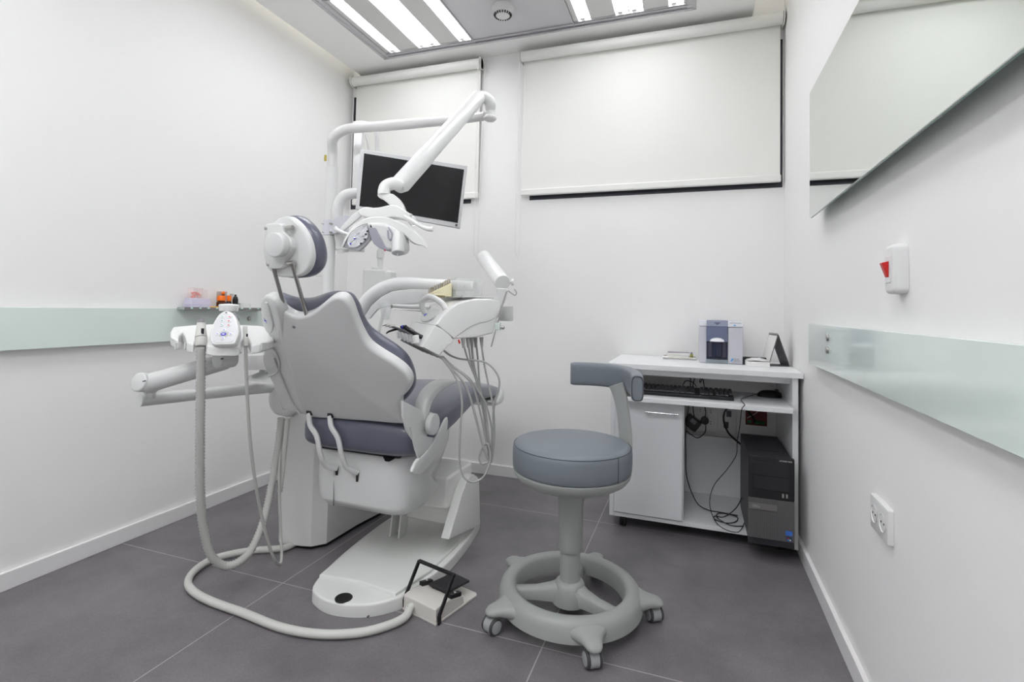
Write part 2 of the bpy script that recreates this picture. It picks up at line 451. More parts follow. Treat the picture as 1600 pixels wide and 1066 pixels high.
# ------------------------------------------------------------------ roller blinds
def blind(xa, xb, label, chain_side):
    z0, z1 = 1.684, 2.5; yb = YB-.055
    t = thing('roller_blind', label, 'blind', ((xa+xb)/2, YB, z1), 'white roller blinds')
    mb = MB(); mb.cyl((xa, yb, z1), (xb, yb, z1), .03, seg=28); mb.build('roller', BLINDW, t)
    mb = MB(); mb.b2(xa+.006, xb-.006, yb+.027, yb+.0285, z0+.02, z1); mb.build('fabric', FABRIC, t)
    mb = MB(); mb.b2(xa+.002, xb-.002, yb+.016, yb+.036, z0-.018, z0+.022); mb.build('bottom_bar', BLINDW, t, bevel=.008, seg=3)
    for x in (xa-.008, xb+.002):
        mb = MB(); mb.cyl((x, yb, z1), (x+.006, yb, z1), .037, seg=24); mb.b2(x, x+.006, yb, YB, z1-.03, z1+.037); mb.build('bracket', BLINDW, t, bevel=.001)
    cx = xa-.004 if chain_side < 0 else xb+.004
    pts = [(cx, yb-.036, z1-.005), (cx, yb-.037, 1.9), (cx, yb-.036, 1.36), (cx+.006, yb-.028, 1.32), (cx+.018, yb-.012, 1.33), (cx+.018, yb-.005, 1.9), (cx+.018, yb+.03, z1)]
    mb = MB(); mb.tube(pts, .0022, 8, sm=6); mb.build('chain', BLINDW, t)
    mb = MB(); mb.cyl((cx, yb-.037, 1.86), (cx, yb-.037, 1.84), .006); mb.build('chain_joiner', BLINDW, t)
    return t
B1a, B1b = -2.172, at(750, 100, y=YB-.055).x
B2a, B2b = at(815, 100, y=YB-.055).x, .418
blind(B1a, B1b, 'narrower roller blind pulled down at the left corner behind the monitor', 1)
blind(B2a, B2b, 'wide white roller blind pulled down over the right-hand window', -1)

# ------------------------------------------------------------------ glass strips on side walls
def strip(xw, sx, y0, y1, label, disc_y):
    x0 = xw+sx*.022; x1 = xw+sx*.030
    t = thing('glass_panel', label, 'glass panel', (xw, (y0+y1)/2, .82))
    mb = MB(); mb.b2(x0, x1, y0, y1, .819, .966); mb.build('pane', STRIP, t, bevel=.0015)
    mb = MB(); mb.b2(xw+sx*.0005, x0, y0+.03, y1-.03, .835, .95); mb.build('backing_rail', MATTEW, t)
    for (y, z) in disc_y:
        mb = MB(); mb.cyl((x1-sx*.001, y, z), (x1+sx*.006, y, z), .011, bev=.002); mb.build('fixing', STEEL, t)
    return t
strip(XR, -1, -1.2, at(1263.4, 505.6, x=XR-.03).y, 'long pale green glass panel fixed low along the right wall', ((at(1294,530,x=XR-.03).y, .927), (at(1294,553,x=XR-.03).y, .888)))
strip(XL, 1, -1.2, 2.35, 'long pale green glass panel fixed low along the left wall', ((at(389,498,x=XL+.03).y, .915), ))

# ------------------------------------------------------------------ mirror
xm = XR-.045
my1 = at(1265, 200, x=xm).y; mz0 = at(1265, 341, x=xm).z; mz1 = at(1265, 146, x=xm).z
t = thing('wall_mirror', 'large frameless mirror hung high on the right wall', 'mirror', (XR, 1.2, mz0))
mb = MB(); mb.b2(xm, xm+.003, -.6, my1, mz0, mz1); mb.build('mirror_face', MIRROR, t)
mb = MB(); mb.b2(xm+.0031, xm+.008, -.6, my1, mz0, mz1); mb.build('glass_edge', GEDGE, t, label='green glass edge')
mb = MB(); mb.b2(xm+.008, XR-.0005, -.5, my1-.06, mz0+.06, mz1-.06); mb.build('mounting_batten', MATTEW, t)

# ------------------------------------------------------------------ switch and socket
c = at(1412, 421, x=XR)
t = thing('wall_switch', 'white wall switch with red rocker on the right wall under the mirror', 'switch', (XR, c.y, c.z))
sy0, sy1, sz0, sz1 = c.y-.027, c.y+.027, c.z-.052, c.z+.052
def rr(cy_, cz_, hy, hz, r, x, n=6):
    out = []
    for (sy_, sz_, a0) in ((1,1,0),(-1,1,90),(-1,-1,180),(1,-1,270)):
        for k in range(n+1):
            a = math.radians(a0+90*k/n); out.append(V((x, cy_+sy_*(hy-r)+r*math.cos(a), cz_+sz_*(hz-r)+r*math.sin(a))))
    return out
mb = MB(); mb.pad(rr(c.y, c.z, .030, .054, .014, XR-.028), (1,0,0), .0275, .009, rb=0); mb.build('housing', MATTEW, t)
mb = MB(); mb.b2(XR-.030, XR-.0275, c.y-.014, c.y+.014, c.z-.03, c.z+.03); mb.build('switch_plate', WHITE, t, bevel=.002)
mb = MB(); mb.prism([(XR-.030, c.y-.008, c.z+.018), (XR-.043, c.y-.008, c.z+.014), (XR-.033, c.y-.008, c.z-.016), (XR-.030, c.y-.008, c.z-.018)], (0,.016,0)); mb.build('rocker', RED, t, bevel=.001, label='red rocker switch')
a_ = at(1360, 802, x=XR-.012); b_ = at(1397, 802, x=XR)
cy0 = (a_.y+b_.y)/2; hw = abs(a_.y-b_.y)/2; cz0 = at(1378, 814, x=XR-.01).z
t = thing('wall_socket', 'white double power socket low on the right wall', 'socket', (XR, cy0, cz0))
mb = MB(); mb.pad(rr(cy0, cz0, hw, .041, .005, XR-.013), (1,0,0), .0125, .004, rb=0, steps=2); mb.build('face_plate', WHITE, t)
for s_ in (-1, 1):
    cc = V((XR-.0135, cy0+s_*hw*.48, cz0))
    mb = MB(); mb.lathe([(.0215,0),(.022,-.001),(.0205,-.0012),(.0195,.0005),(.018,.0007),(.001,.0007)], cc, (1,0,0), caps=False); r_ = mb.build('socket_well', MATTEW, t)
    for zz in (-.0095, .0095):
        mb = MB(); mb.cyl(cc+V((-.0003,zz,0)), cc+V((.0012,zz,0)), .0026, seg=12); mb.build('pin_hole', BLACK, r_)

# ================================================================== WORK DESK
DX0, DX1, DF = -.36, .415, 2.43
t = thing('computer_desk', 'white wheeled computer desk with silver door in the back right corner', 'desk', (.03, 2.68, 0))
mb = MB(); mb.b2(DX0-.012, .431, DF-.02, YB-.016, .733, .756); mb.build('desktop', DESK, t, bevel=.0015)
mb = MB(); mb.b2(DX0, DX0+.02, DF+.02, YB-.03, .05, .733); mb.build('side_panel', DESK, t, bevel=.001)
mb = MB(); mb.b2(DX1-.022, DX1, DF, YB-.03, .03, .733); mb.build('side_panel', DESK, t, bevel=.001)
mb = MB(); mb.b2(DX0+.02, DX1-.022, DF+.02, YB-.03, .05, .068); mb.build('bottom_board', DESK, t, bevel=.001)
mb = MB(); mb.b2(DX0+.02, DX1-.022, YB-.05, YB-.034, .068, .36); mb.build('back_panel', DESK, t)
mb = MB(); mb.b2(DX0+.02, DX1-.022, DF+.06, DF+.075, .70, .733); mb.build('top_rail', DESK, t)
mb = MB(); mb.b2(-.052, -.034, DF+.03, YB-.05, .068, .59); mb.build('partition', DESK, t, bevel=.001)
mb = MB(); mb.b2(-.335, -.052, DF+.03, YB-.05, .575, .59); mb.build('cupboard_top', DESK, t)
mb = MB(); mb.b2(-.338, -.040, DF+.008, DF+.026, .074, .584); dr = mb.build('door', DESKD, t, bevel=.0012, label='silver cupboard door')
hx0, hx1 = at(1007, 645, y=DF-.01).x, at(1060, 650, y=DF-.01).x
mb = MB(); mb.tube([(hx0, DF-.016, .543), (hx1, DF-.016, .543)], .0045, 12); mb.cyl((hx0+.02,DF-.016,.543),(hx0+.02,DF+.008,.543),.003); mb.cyl((hx1-.02,DF-.016,.543),(hx1-.02,DF+.008,.543),.003); mb.build('handle', CHROME, dr, label='slim chrome bar handle')
SH = .612
mb = MB(); mb.b2(DX0+.03, DX1-.026, DF-.05, YB-.14, SH-.02, SH); mb.build('keyboard_shelf', DESK, t, bevel=.0015)
for x in (DX0+.02, DX1-.026):
    mb = MB(); mb.b2(x, x+.006, DF-.045, YB-.12, SH-.004, SH+.014); mb.build('shelf_runner', MATTEW, t)
for (x, y) in ((DX0+.06, DF+.05), (DX1-.05, DF+.06), (DX0+.06, YB-.09), (DX1-.05, YB-.09)):
    mb = MB(); mb.b2(x-.013, x+.013, y-.018, y+.018, .03, .0495); cs = mb.build('castor', BLACK, t, bevel=.004)
    for s_ in (-1, 1):
        mb = MB(); mb.cyl((x+s_*.014, y, .0215), (x+s_*.002, y, .0215), .0213, bev=.003); mb.build('wheel', BLACKR, cs)

# computer tower
x0, x1, yf, z0, z1 = .218, .385, 2.33, .069, .421
t = thing('computer_tower', 'black and grey desktop computer tower standing on the desk bottom board', 'computer', ((x0+x1)/2, 2.54, z0))
mb = MB(); mb.b2(x0+.003, x1-.004, yf+.02, 2.75, z0, z1-.004); mb.build('case', PCDK, t, bevel=.003)
zs = z0+.185
mb = MB(); mb.b2(x0, x1, yf, yf+.022, zs+.0005, z1); fb = mb.build('drive_bezel', BLACK, t, bevel=.003)
mb = MB(); mb.b2(x0, x1, yf+.001, yf+.022, z0+.025, zs); gr = mb.build('front_grille', GRILLE, t, bevel=.002, label='grey perforated front grille')
mb = MB(); mb.b2(x0, x1, yf+.003, yf+.022, z0, z0+.0248); mb.build('foot_strip', PCDK, t, bevel=.002)
mb = MB(); mb.b2(x0+.001, x0+.105, yf-.004, yf+.0005, zs-.045, zs-.02); bd = mb.build('badge_bar', mat('badge_grey', (128,126,124), .35, metal=.5), gr, bevel=.001)
text('lettering', 'DELL', .013, mat('badge_letters', (190,188,185), .3, metal=.6), Matrix.Translation((x0+.028, yf-.0042, zs-.0325)) @ FACE_Y, t)
text('lettering', 'OPTIPLEX 9010', .0068, MATTEW, Matrix.Translation((x1-.032, yf-.0006, z1-.011)) @ FACE_Y, t)
for (za, zb) in ((z1-.075, z1-.022), (z1-.13, z1-.08)):
    mb = MB(); mb.b2(x0+.018, x1-.018, yf-.002, yf+.0005, za, zb); mb.build('drive_bay', mat('bay_black', (34,34,38), .3), fb, bevel=.0012)
for k in range(2):
    mb = MB(); mb.b2(x1-.045+k*.014, x1-.038+k*.014, yf-.0015, yf+.0005, zs+.012, zs+.028); mb.build('usb_port', STEEL, fb, bevel=.001)
mb = MB(); mb.b2(x1-.032, x1-.008, yf-.0006, yf+.0015, z0+.052, z0+.07); mb.build('sticker', mat('sticker_blue', (60,110,200), .4), t, label='small light blue square sticker')
mb = MB(); mb.b2(x1-.028, x1-.010, yf-.0006, yf+.0015, z0+.03, z0+.046); mb.build('sticker', mat('sticker_navy', (30,50,110), .4), t, label='small navy square sticker')
for (dx, dz, mm) in ((-.0035, .0025, RED), (.0035, .0025, GREEN), (-.0035, -.0035, SKYB), (.0035, -.0035, YELLOW)):
    mb = MB(); mb.b2(x1-.019+dx-.0028, x1-.019+dx+.0028, yf-.001, yf-.0005, z0+.0385+dz-.0025, z0+.0385+dz+.0025); mb.build('sticker_mark', mm, t)
mb = MB(); mb.b2(x0+.045, x1-.04, yf+.12, yf+.135, z1-.005, z1-.003); mb.build('top_slot', BLACK, t)
mb = MB(); mb.b2(x0+.04, x0+.11, 2.71, 2.72, z1-.005, z1-.002); mb.build('top_ridge', mat('ridge_grey', (90,90,98), .4), t)

# keyboard
k0 = at(1146, 622, z=SH+.008); kx1 = k0.x; kx0 = kx1-.445; ky0 = at(1100, 621, z=SH+.008).y
t = thing('keyboard', 'black keyboard on the pull-out desk shelf', 'keyboard', ((kx0+kx1)/2, ky0+.07, SH))
mb = MB(); mb.prism([(kx0, ky0, SH+.001), (kx0, ky0, SH+.016), (kx0, ky0+.14, SH+.03), (kx0, ky0+.14, SH+.001)], (kx1-kx0, 0, 0)); mb.build('body', BLACK, t, bevel=.004)
KEYM = mat('key_black', (38,38,42), .35)
blocks = ((kx0+.012, 15), (kx0+.305, 3), (kx0+.368, 4))
nk = 0
for row in range(5):
    yk = ky0+.022+row*.0235; zk = SH+.016+(yk-ky0)*.1
    if row == 0:
        wk = [(kx0+.012, .028), (kx0+.042, .02), (kx0+.064, .02), (kx0+.086, .11), (kx0+.198, .02), (kx0+.220, .02), (kx0+.242, .04)]
    else: wk = [(kx0+.012+k*.0194, .0172) for k in range(14)]
    wk += [(kx0+.305+k*.0194, .0172) for k in range(3)]+[(kx0+.368+k*.0194, .0172) for k in range(4 if row else 3)]
    for (xk, wv) in wk:
        mb = MB(); mb.loft([[(xk,yk-.0085,zk),(xk+wv,yk-.0085,zk),(xk+wv,yk+.0085,zk+.0016),(xk,yk+.0085,zk+.0016)], [(xk+.002,yk-.0065,zk+.007),(xk+wv-.002,yk-.0065,zk+.007),(xk+wv-.002,yk+.007,zk+.009),(xk+.002,yk+.007,zk+.009)]])
        if nk < 98: mb.build('key', KEYM, t); nk += 1
        else: mb.bm.free()
# mouse
mc = at(1203, 617, z=SH+.01)
t = thing('computer_mouse', 'black wired mouse on the desk shelf right of the keyboard', 'mouse', (mc.x, mc.y, SH))
mb = MB(); rot = Matrix.Rotation(math.radians(12), 3, 'Z')
rings = []
for i in range(9):
    a = PI/2*i/8; s_ = max(.02, math.cos(a))**.75; h = math.sin(a)**1.0*.030
    rings.append([V((mc.x, mc.y, SH+.0015+h))+rot @ V((math.cos(q)*.056*s_**.8, math.sin(q)*.032*s_**.8, 0)) for q in [2*PI*k/28 for k in range(28)]])
mb.loft(rings); mb.build('shell', BLACK, t)
mb = MB(); mb.cyl(V((mc.x,mc.y,SH+.03))+rot @ V((.03,-.004,0)), V((mc.x,mc.y,SH+.03))+rot @ V((.03,.004,0)), .008, seg=16); mb.build('scroll_wheel', DGREY, t)
e0 = mc+rot @ V((.055,0,-.004))
mpts = [(mc.x-.045, mc.y+.02, SH+.010), at(1175,618,z=SH+.012), at(1158,624,z=SH+.006), (at(1158,624,z=SH).x, DF-.056, SH+.004), at(1159,640,y=DF-.058), at(1156,665,y=DF-.02), at(1152,690,y=DF+.08), at(1150,712,y=2.6), at(1135,735,y=2.6), at(1115,760,y=2.6), at(1109,790,y=2.55), at(1122,820,z=.072), at(1152,832,z=.0722), at(1164,815,z=.0722)]
mb = MB(); mb.tube(mpts, .0018, 8, sm=8); mb.build('cable', BLACK, t)

# scanner
x0, x1 = .028, .223; yf = 2.655; yb = 2.85; zb = .7565; zt = .965
t = thing('plate_scanner', 'grey and white imaging plate scanner with dark blue front on the desktop', 'scanner', ((x0+x1)/2, 2.75, zb))
def arc_top(xa, xb, zl, zm, n=8): return [V((xa+(xb-xa)*k/n, 0, zl+(zm-zl)*math.sin(PI*k/n))) for k in range(n+1)]
mb = MB(); o_ = [V((x0,yf+.012,zb)), V((x1,yf+.012,zb))]+[V((p.x,yf+.012,p.z)) for p in reversed(arc_top(x0, x1, zt-.014, zt-.002))]
mb.prism(o_, (0, yb-yf-.012, 0)); mb.build('body', LILAC, t, bevel=.005)
mb = MB(); mb.b2(x0, x0+.035, yf+.004, yf+.014, zb, .93); mb.build('side_front', LILAC, t, bevel=.004)
mb = MB(); mb.b2(x1-.066, x1, yf-.003, yf+.014, zb, .93); mb.build('side_front', LILAC, t, bevel=.005)
mb = MB(); mb.b2(x0, x0+.036, yf+.002, yf+.014, .931, zt-.006); mb.build('cap_front', PALEW, t, bevel=.004)
mb = MB(); mb.b2(x1-.068, x1+.001, yf-.005, yf+.014, .931, zt-.008); mb.build('cap_front', PALEW, t, bevel=.004)
mb = MB(); mb.b2(x0-.001, x1+.001, yf+.013, yb+.001, .935, zt-.012); mb.build('lid_band', PALEW, t, bevel=.003)
xa, xb = x0+.034, x1-.066
mb = MB(); mb.b2(xa, xb, yf-.004, yf+.013, .931, zt-.003); mb.build('top_facia', mat('mid_lilac', (150,155,176), .35), t, bevel=.003)
mb = MB(); mb.b2(xa, xb, yf-.004, yf+.013, .860, .9305); mb.build('front_panel', SLATE, t, bevel=.002)
mb = MB(); mb.b2(xa, xb, yf+.004, yf+.013, zb+.012, .8595); mb.build('recess', DKBLUE, t)
xc = (xa+xb)/2
mb = MB(); mb.lathe([(.024,0),(.024,.065),(.0235,.070)], (xc, yf+.004, zb+.034)); mb.lathe([(.0,-.008),(.012,-.006),(.02,-.002),(.024,0)], (xc, yf+.004, zb+.034), caps=False); mb.build('cup', DKBLUE, t, label='smoked dark blue cup')
for xx in (xa+.018, xb-.018):
    mb = MB(); mb.b2(xx-.008, xx+.008, yf+.0015, yf+.006, zb+.03, .858); mb.build('slot_rib', mat('dark_violet_rib', (66,64,82), .3), t, bevel=.002)
mb = MB(); mb.lathe([(.034,0),(.030,.010),(.018,.016),(.0,.019)], (xc, yf+.004, .8605)); mb.build('dome_button', mat('pearl_white', (235,236,238), .2), t, label='pearl white dome above the cup')
mb = MB(); mb.b2(xa, xb, yf-.006, yf+.012, zb, zb+.018); mb.build('tray_lip', mat('grey_green_lip', (140,150,158), .3), t, bevel=.002)
mb = MB(); mb.prism([(xc-.016,yf-.0045,.951),(xc+.016,yf-.0045,.951),(xc,yf-.0045,.938)], (0,.001,0)); mb.build('logo_mark', mat('logo_slate', (98,102,128), .35), t)
LX_ = x1-.045
mb = MB(); mb.prism([(LX_-.010,yf-.0035,.770),(LX_-.002,yf-.0035,.783),(LX_+.005,yf-.0035,.783),(LX_-.003,yf-.0035,.770)], (0,.001,0)); mb.build('logo_mark', SKYB, t, label='light blue slanted logo mark')
text('lettering', 'DÜRR', .008, GREYM, Matrix.Translation((LX_+.017, yf-.0036, .780)) @ FACE_Y, t)
text('lettering', 'DENTAL', .008, GREYM, Matrix.Translation((LX_+.02, yf-.0036, .772)) @ FACE_Y, t)
mb = MB(); mb.b2(x1-.058, x1-.008, yf-.0056, yf-.004, .9495, .9515); mb.build('printed_line', GREYM, t)
mb = MB(); mb.b2(x1-.042, x1-.032, yf-.0056, yf-.004, .937, .942); mb.build('indicator', SKYB, t)

# tray with box
a = at(1036, 561, z=.757); b = at(1087, 563, z=.757)
tx0, tx1, ty0 = a.x, b.x, b.y
t = thing('metal_tray', 'shallow metal tray on the desktop left of the scanner', 'tray', ((tx0+tx1)/2, ty0+.06, .7565))
mb = MB(); mb.pad([(tx0,ty0,.762),(tx1,ty0,.762),(tx1,ty0+.12,.762),(tx0,ty0+.12,.762)], (0,0,-1), .005, .002, rb=.001, steps=2); mb.build('base', STEEL, t)
mb = MB(); mb.tube([(tx0,ty0,.766),(tx1,ty0,.766),(tx1,ty0+.12,.766),(tx0,ty0+.12,.766)], .003, 8, closed=True); mb.build('rim', STEEL, t)
bx = MB(); bx.b2(tx0+.015, tx1-.035, ty0+.02, ty0+.09, .7625, .783); tag(bx.build('small_box', PAPER, bevel=.001), 'flat white box lying in the metal tray', 'box')
bx = MB(); bx.tube([V((tx0+.02, ty0+.06, .787)), V((tx1-.05, ty0+.05, .789)), V((tx1-.03, ty0+.05, .789))], [.0035,.003,.0025], 10, flat=.8); tag(bx.build('marker_pen', mat('mauve_grey', (150,138,150), .4)), 'mauve grey pen lying on top of the flat white box', 'pen')
t2 = thing('small_bottle', 'tiny yellow-green vial standing in the metal tray beside the box', 'bottle', (tx1-.02, ty0+.035, .7625))
bx = MB(); bx.lathe([(.008,0),(.008,.018),(.004,.022)], (tx1-.02, ty0+.035, .7625), seg=16); bx.build('vial', mat('olive_glass', (150,150,80), .2), t2)
bx = MB(); bx.lathe([(.006,.022),(.006,.030)], (tx1-.02, ty0+.035, .7625), seg=16); bx.build('cap', GREYM, t2)

# boxes right of the scanner
a = at(1167, 573, z=.757); b = at(1203, 574, z=.757)
mb = MB(); mb.b2(a.x, b.x, b.y, b.y+.10, .7565, .778); bxo = mb.build('paper_box', PAPER, bevel=.001)
tag(bxo, 'low white box on the desktop between scanner and calendar', 'box')
mb = MB()
n = 9; G = {}
for i in range(n):
    for j in range(n):
        u_, v_ = i/(n-1), j/(n-1)
        G[i,j] = mb.bm.verts.new((a.x+.004+(b.x-a.x-.008)*u_, b.y+.005+.085*v_, .7805+.010*math.sin(PI*u_)*math.sin(PI*v_)+random.uniform(0,.005)))
for i in range(n-1):
    for j in range(n-1): mb.bm.faces.new((G[i,j],G[i+1,j],G[i+1,j+1],G[i,j+1]))
o = mb.build('plastic_pouch', mat('crumpled_film', (225,225,225), .2)); so = o.modifiers.new('s','SOLIDIFY'); so.thickness = .001
tag(o, 'crumpled clear plastic pouch lying on the low white box', 'pouch')
mb = MB(); mb.b2(a.x-.012, a.x-.001, b.y+.06, b.y+.11, .7565, .792); mb.b2(a.x-.012, b.x, b.y+.1035, b.y+.13, .7565, .790); tag(mb.build('dark_box', BLACK, bevel=.002), 'black box tucked behind the low white box beside the scanner', 'box')

# desk calendar
ap = at(1224, 516, y=2.74); f0 = at(1208, 572, z=.757); f1 = at(1240, 575, z=.757)
t = thing('desk_calendar', 'triangular standing desk calendar at the right end of the desktop', 'calendar', (.362, 2.70, .7565)); cal = t
def sheet(p, q, dy, th, m_, nm):
    p, q = V(p), V(q); d = (q-p); n_ = V((-d.z,0,d.x)).normalized()*th
    mb = MB(); mb.prism([p, q, q+n_, p+n_], (0,dy,0)); return mb.build(nm, m_, t)
cx0, cx1 = .322, .412; ct = (.362, 2.66, .90)
sheet((cx0,2.66,.7575), ct, .10, .003, DGREY, 'front_card')
sheet((cx0-.001,2.661,.766), (ct[0]-.004,2.661,.897), .098, -.004, PAPER, 'pages')
sheet((cx1,2.66,.7575), ct, .10, -.003, DGREY, 'back_card')
mb = MB(); mb.b2(cx0, cx1, 2.662, 2.758, .7568, .7585); mb.build('base_card', DGREY, t)
mb = MB(); mb.cyl((ct[0], 2.67, .903), (ct[0], 2.755, .903), .0055, seg=12); mb.build('wire_binding', STEEL, t)

cal.rotation_euler.z = .24
# wall sockets behind the desk
sx0, sx1, sz1, sz0 = -.035, .214, .515, .365
t = thing('trunking_panel', 'white multi-socket panel on the back wall under the desk', 'socket panel', (.09, YB, .44))
mb = MB(); mb.b2(sx0, sx1, YB-.016, YB-.0005, .375, .515); mb.build('back_box', MATTEW, t, bevel=.004)
mb = MB(); mb.b2(sx0+.16, sx1-.008, YB-.0185, YB-.0162, .385, .505); mb.build('data_plate', WHITE, t, bevel=.002)
for k in range(3):
    xx = sx0+.03+k*.052
    mb = MB(); mb.b2(xx-.023, xx+.023, YB-.0185, YB-.0162, .39, .50); p_ = mb.build('socket_plate', WHITE, t, bevel=.002)
    for dz in (.04, .028, -.02, -.032):
        mb = MB(); mb.cyl((xx-.008, YB-.0195, .45+dz), (xx-.008, YB-.0184, .45+dz), .0026, seg=10); mb.build('pin_hole', BLACK, p_)
for (xx, zz, mm) in ((.178, .478, DGREY), (.165, .42, DGREY), (.19, .415, MATTEW)):
    mb = MB(); mb.b2(xx-.012, xx+.012, YB-.0205, YB-.0184, zz-.016, zz+.016); mb.build('data_socket', mm, t, bevel=.001)
t = thing('junction_box', 'open dark red junction box with green terminals in the wall under the desk', 'junction box', (.307, YB, .466))
mb = MB(); bx0, bx1, bz0, bz1 = .258, .356, .430, .504
mb.b2(bx0, bx1, YB-.004, YB-.0005, bz0, bz1); mb.build('backing', DKRED, t)
for q in ((bx0,bx0+.005,bz0,bz1),(bx1-.005,bx1,bz0,bz1),(bx0,bx1,bz0,bz0+.005),(bx0,bx1,bz1-.005,bz1)):
    mb = MB(); mb.b2(q[0],q[1],YB-.014,YB-.004,q[2],q[3]); mb.build('rim', DKRED, t)
for (xx, ww) in ((.275, .018), (.315, .026), (.338, .014)):
    mb = MB(); mb.b2(xx-ww/2, xx+ww/2, YB-.013, YB-.004, .437, .452); mb.build('terminal_block', GREEN, t, bevel=.002)
mb = MB(); mb.tube([(.262,YB-.012,.462),(.29,YB-.014,.48),(.318,YB-.012,.502)], .0018, 8, sm=5); mb.build('wire', MATTEW, t)

# power adapter, plug and cables
t = thing('power_adapter', 'black power adapter plugged into the socket panel under the desk', 'power adapter', (0, 2.86, .42))
rt = Matrix.Rotation(math.radians(35), 3, 'Y')
mb = MB(); mb.box((.0, 2.865, .425), (.075, .055, .06), rt); ab = mb.build('adapter_body', BLACK, t, bevel=.006)
mb = MB(); mb.box((.006, 2.8365, .436), (.03, .001, .022), rt); mb.build('rating_label', GREYM, ab)
mb = MB(); mb.cyl((-.0,2.893,.43), (-.0,YB-.0205,.43), .017); mb.build('plug_base', BLACK, ab)
mb = MB(); mb.tube([(.01,2.85,.46),(.004,2.84,.50),(.004,2.83,.56),(.004,2.825,.63),(.03,2.82,.72)], .0022, 8, sm=6); mb.build('cable', BLACK, t)
t = thing('power_plug', 'round black plug with cable in the socket panel beside the power adapter', 'plug', (.062, 2.88, .43))
mb = MB(); mb.cyl((.062,YB-.0205,.437), (.062,2.868,.437), .019, bev=.003); mb.build('plug_body', BLACK, t)
mb = MB(); mb.tube([(.062,2.875,.43),(.066,2.86,.405),(.06,2.85,.38),(.03,2.85,.352),(-.0,2.85,.362),(-.03,2.84,.385)], .0025, 8, sm=6); mb.build('cable', BLACK, t)
mb = MB(); mb.tube([(.062,2.875,.45),(.066,2.86,.48),(.062,2.85,.51),(.064,2.83,.57),(.05,2.80,.66)], .0022, 8, sm=6); mb.build('cable', BLACK, t)
mb = MB(); mb.tube([(.30,YB-.01,.445),(.285,2.885,.48),(.25,2.87,.513),(.20,2.86,.522),(.16,2.85,.505),(.15,2.84,.455),(.17,2.82,.40),(.21,2.80,.365),(.245,2.765,.345)], .0045, 10, sm=8); tag(mb.build('thick_cable', BLACK), 'thick black cable looping from the junction box to the computer tower', 'cable')
mb = MB(); mb.tube([(-.012,2.80,.70),(-.01,2.79,.60),(-.02,2.78,.50),(-.03,2.74,.40),(-.028,2.70,.30),(-.022,2.66,.20),(.02,2.64,.10),(.07,2.63,.0722),(.13,2.62,.0722),(.2,2.61,.0722)], .0024, 8, sm=8); tag(mb.build('power_cable', BLACK), 'black cable hanging down beside the silver cupboard to the floor board', 'cable')
mb = MB(); mb.tube([(.216,2.60,.16),(.19,2.59,.11),(.14,2.57,.0725),(.10,2.56,.0725),(.10,2.52,.0725),(.15,2.50,.0725),(.19,2.54,.0725),(.19,2.60,.0725),(.12,2.59,.078),(.11,2.53,.078),(.16,2.48,.0725),(.213,2.49,.0725)], .0022, 8, sm=8); tag(mb.build('coiled_cable', BLACK), 'thin black cable coiled on the bottom board beside the computer tower', 'cable')
mb = MB(); mb.tube([(.02,2.78,.61+.012),(.0,2.77,.645),(-.03,2.765,.65),(-.045,2.76,.63),(-.045,2.70,.618)], .002, 8, sm=6); mb.tube([(.055,2.80,.73),(.04,2.79,.68),(.035,2.78,.645),(.045,2.79,.66),(.065,2.80,.73)], .002, 8, sm=6); tag(mb.build('keyboard_cable', BLACK), 'thin black cable loops behind the keyboard under the desktop', 'cable')

# ================================================================== STOOL
SCX, SCY = -.38, 1.72
t = thing('swivel_stool', 'grey five-legged wheeled stool with round cushion and curved arm pad', 'stool', (SCX, SCY, 0))
S0 = V((SCX, SCY, 0))
mb = MB(); mb.lathe([(.001,.465),(.185,.465),(.193,.469),(.197,.477),(.1985,.50),(.1985,.53),(.196,.544),(.189,.553),(.175,.557),(.10,.560),(.001,.561)], S0, seg=64); cu = mb.build('seat_cushion', LEATH2, t, smooth=60)
SEAM = mat('seam_dark', (70,74,82), .5)
mb = MB(); mb.tube([S0+V((math.cos(2*PI*k/64)*.1945, math.sin(2*PI*k/64)*.1945, .5475)) for k in range(64)], .0012, 6, closed=True); mb.build('seam', SEAM, cu)
a = math.radians(-32)
mb = MB(); mb.tube([S0+V((math.cos(a)*.1992, math.sin(a)*.1992, z)) for z in (.47,.5,.53,.5475)], .0011, 6); mb.build('seam', SEAM, cu)
mb = MB(); mb.lathe([(.001,.402),(.06,.402),(.11,.410),(.155,.424),(.182,.440),(.194,.456),(.196,.466),(.19,.468),(.001,.466)], S0, seg=64); mb.build('seat_pan', STOOLG, t)
mb = MB(); mb.lathe([(.001,.40),(.058,.404),(.05,.385),(.043,.365),(.0405,.34),(.040,.205),(.038,.200),(.001,.200)], S0, seg=40); mb.build('column_sleeve', STOOLG, t)
mb = MB(); mb.lathe([(.033,.2005),(.033,.098)], S0, seg=40); mb.build('column', STOOLG, t)
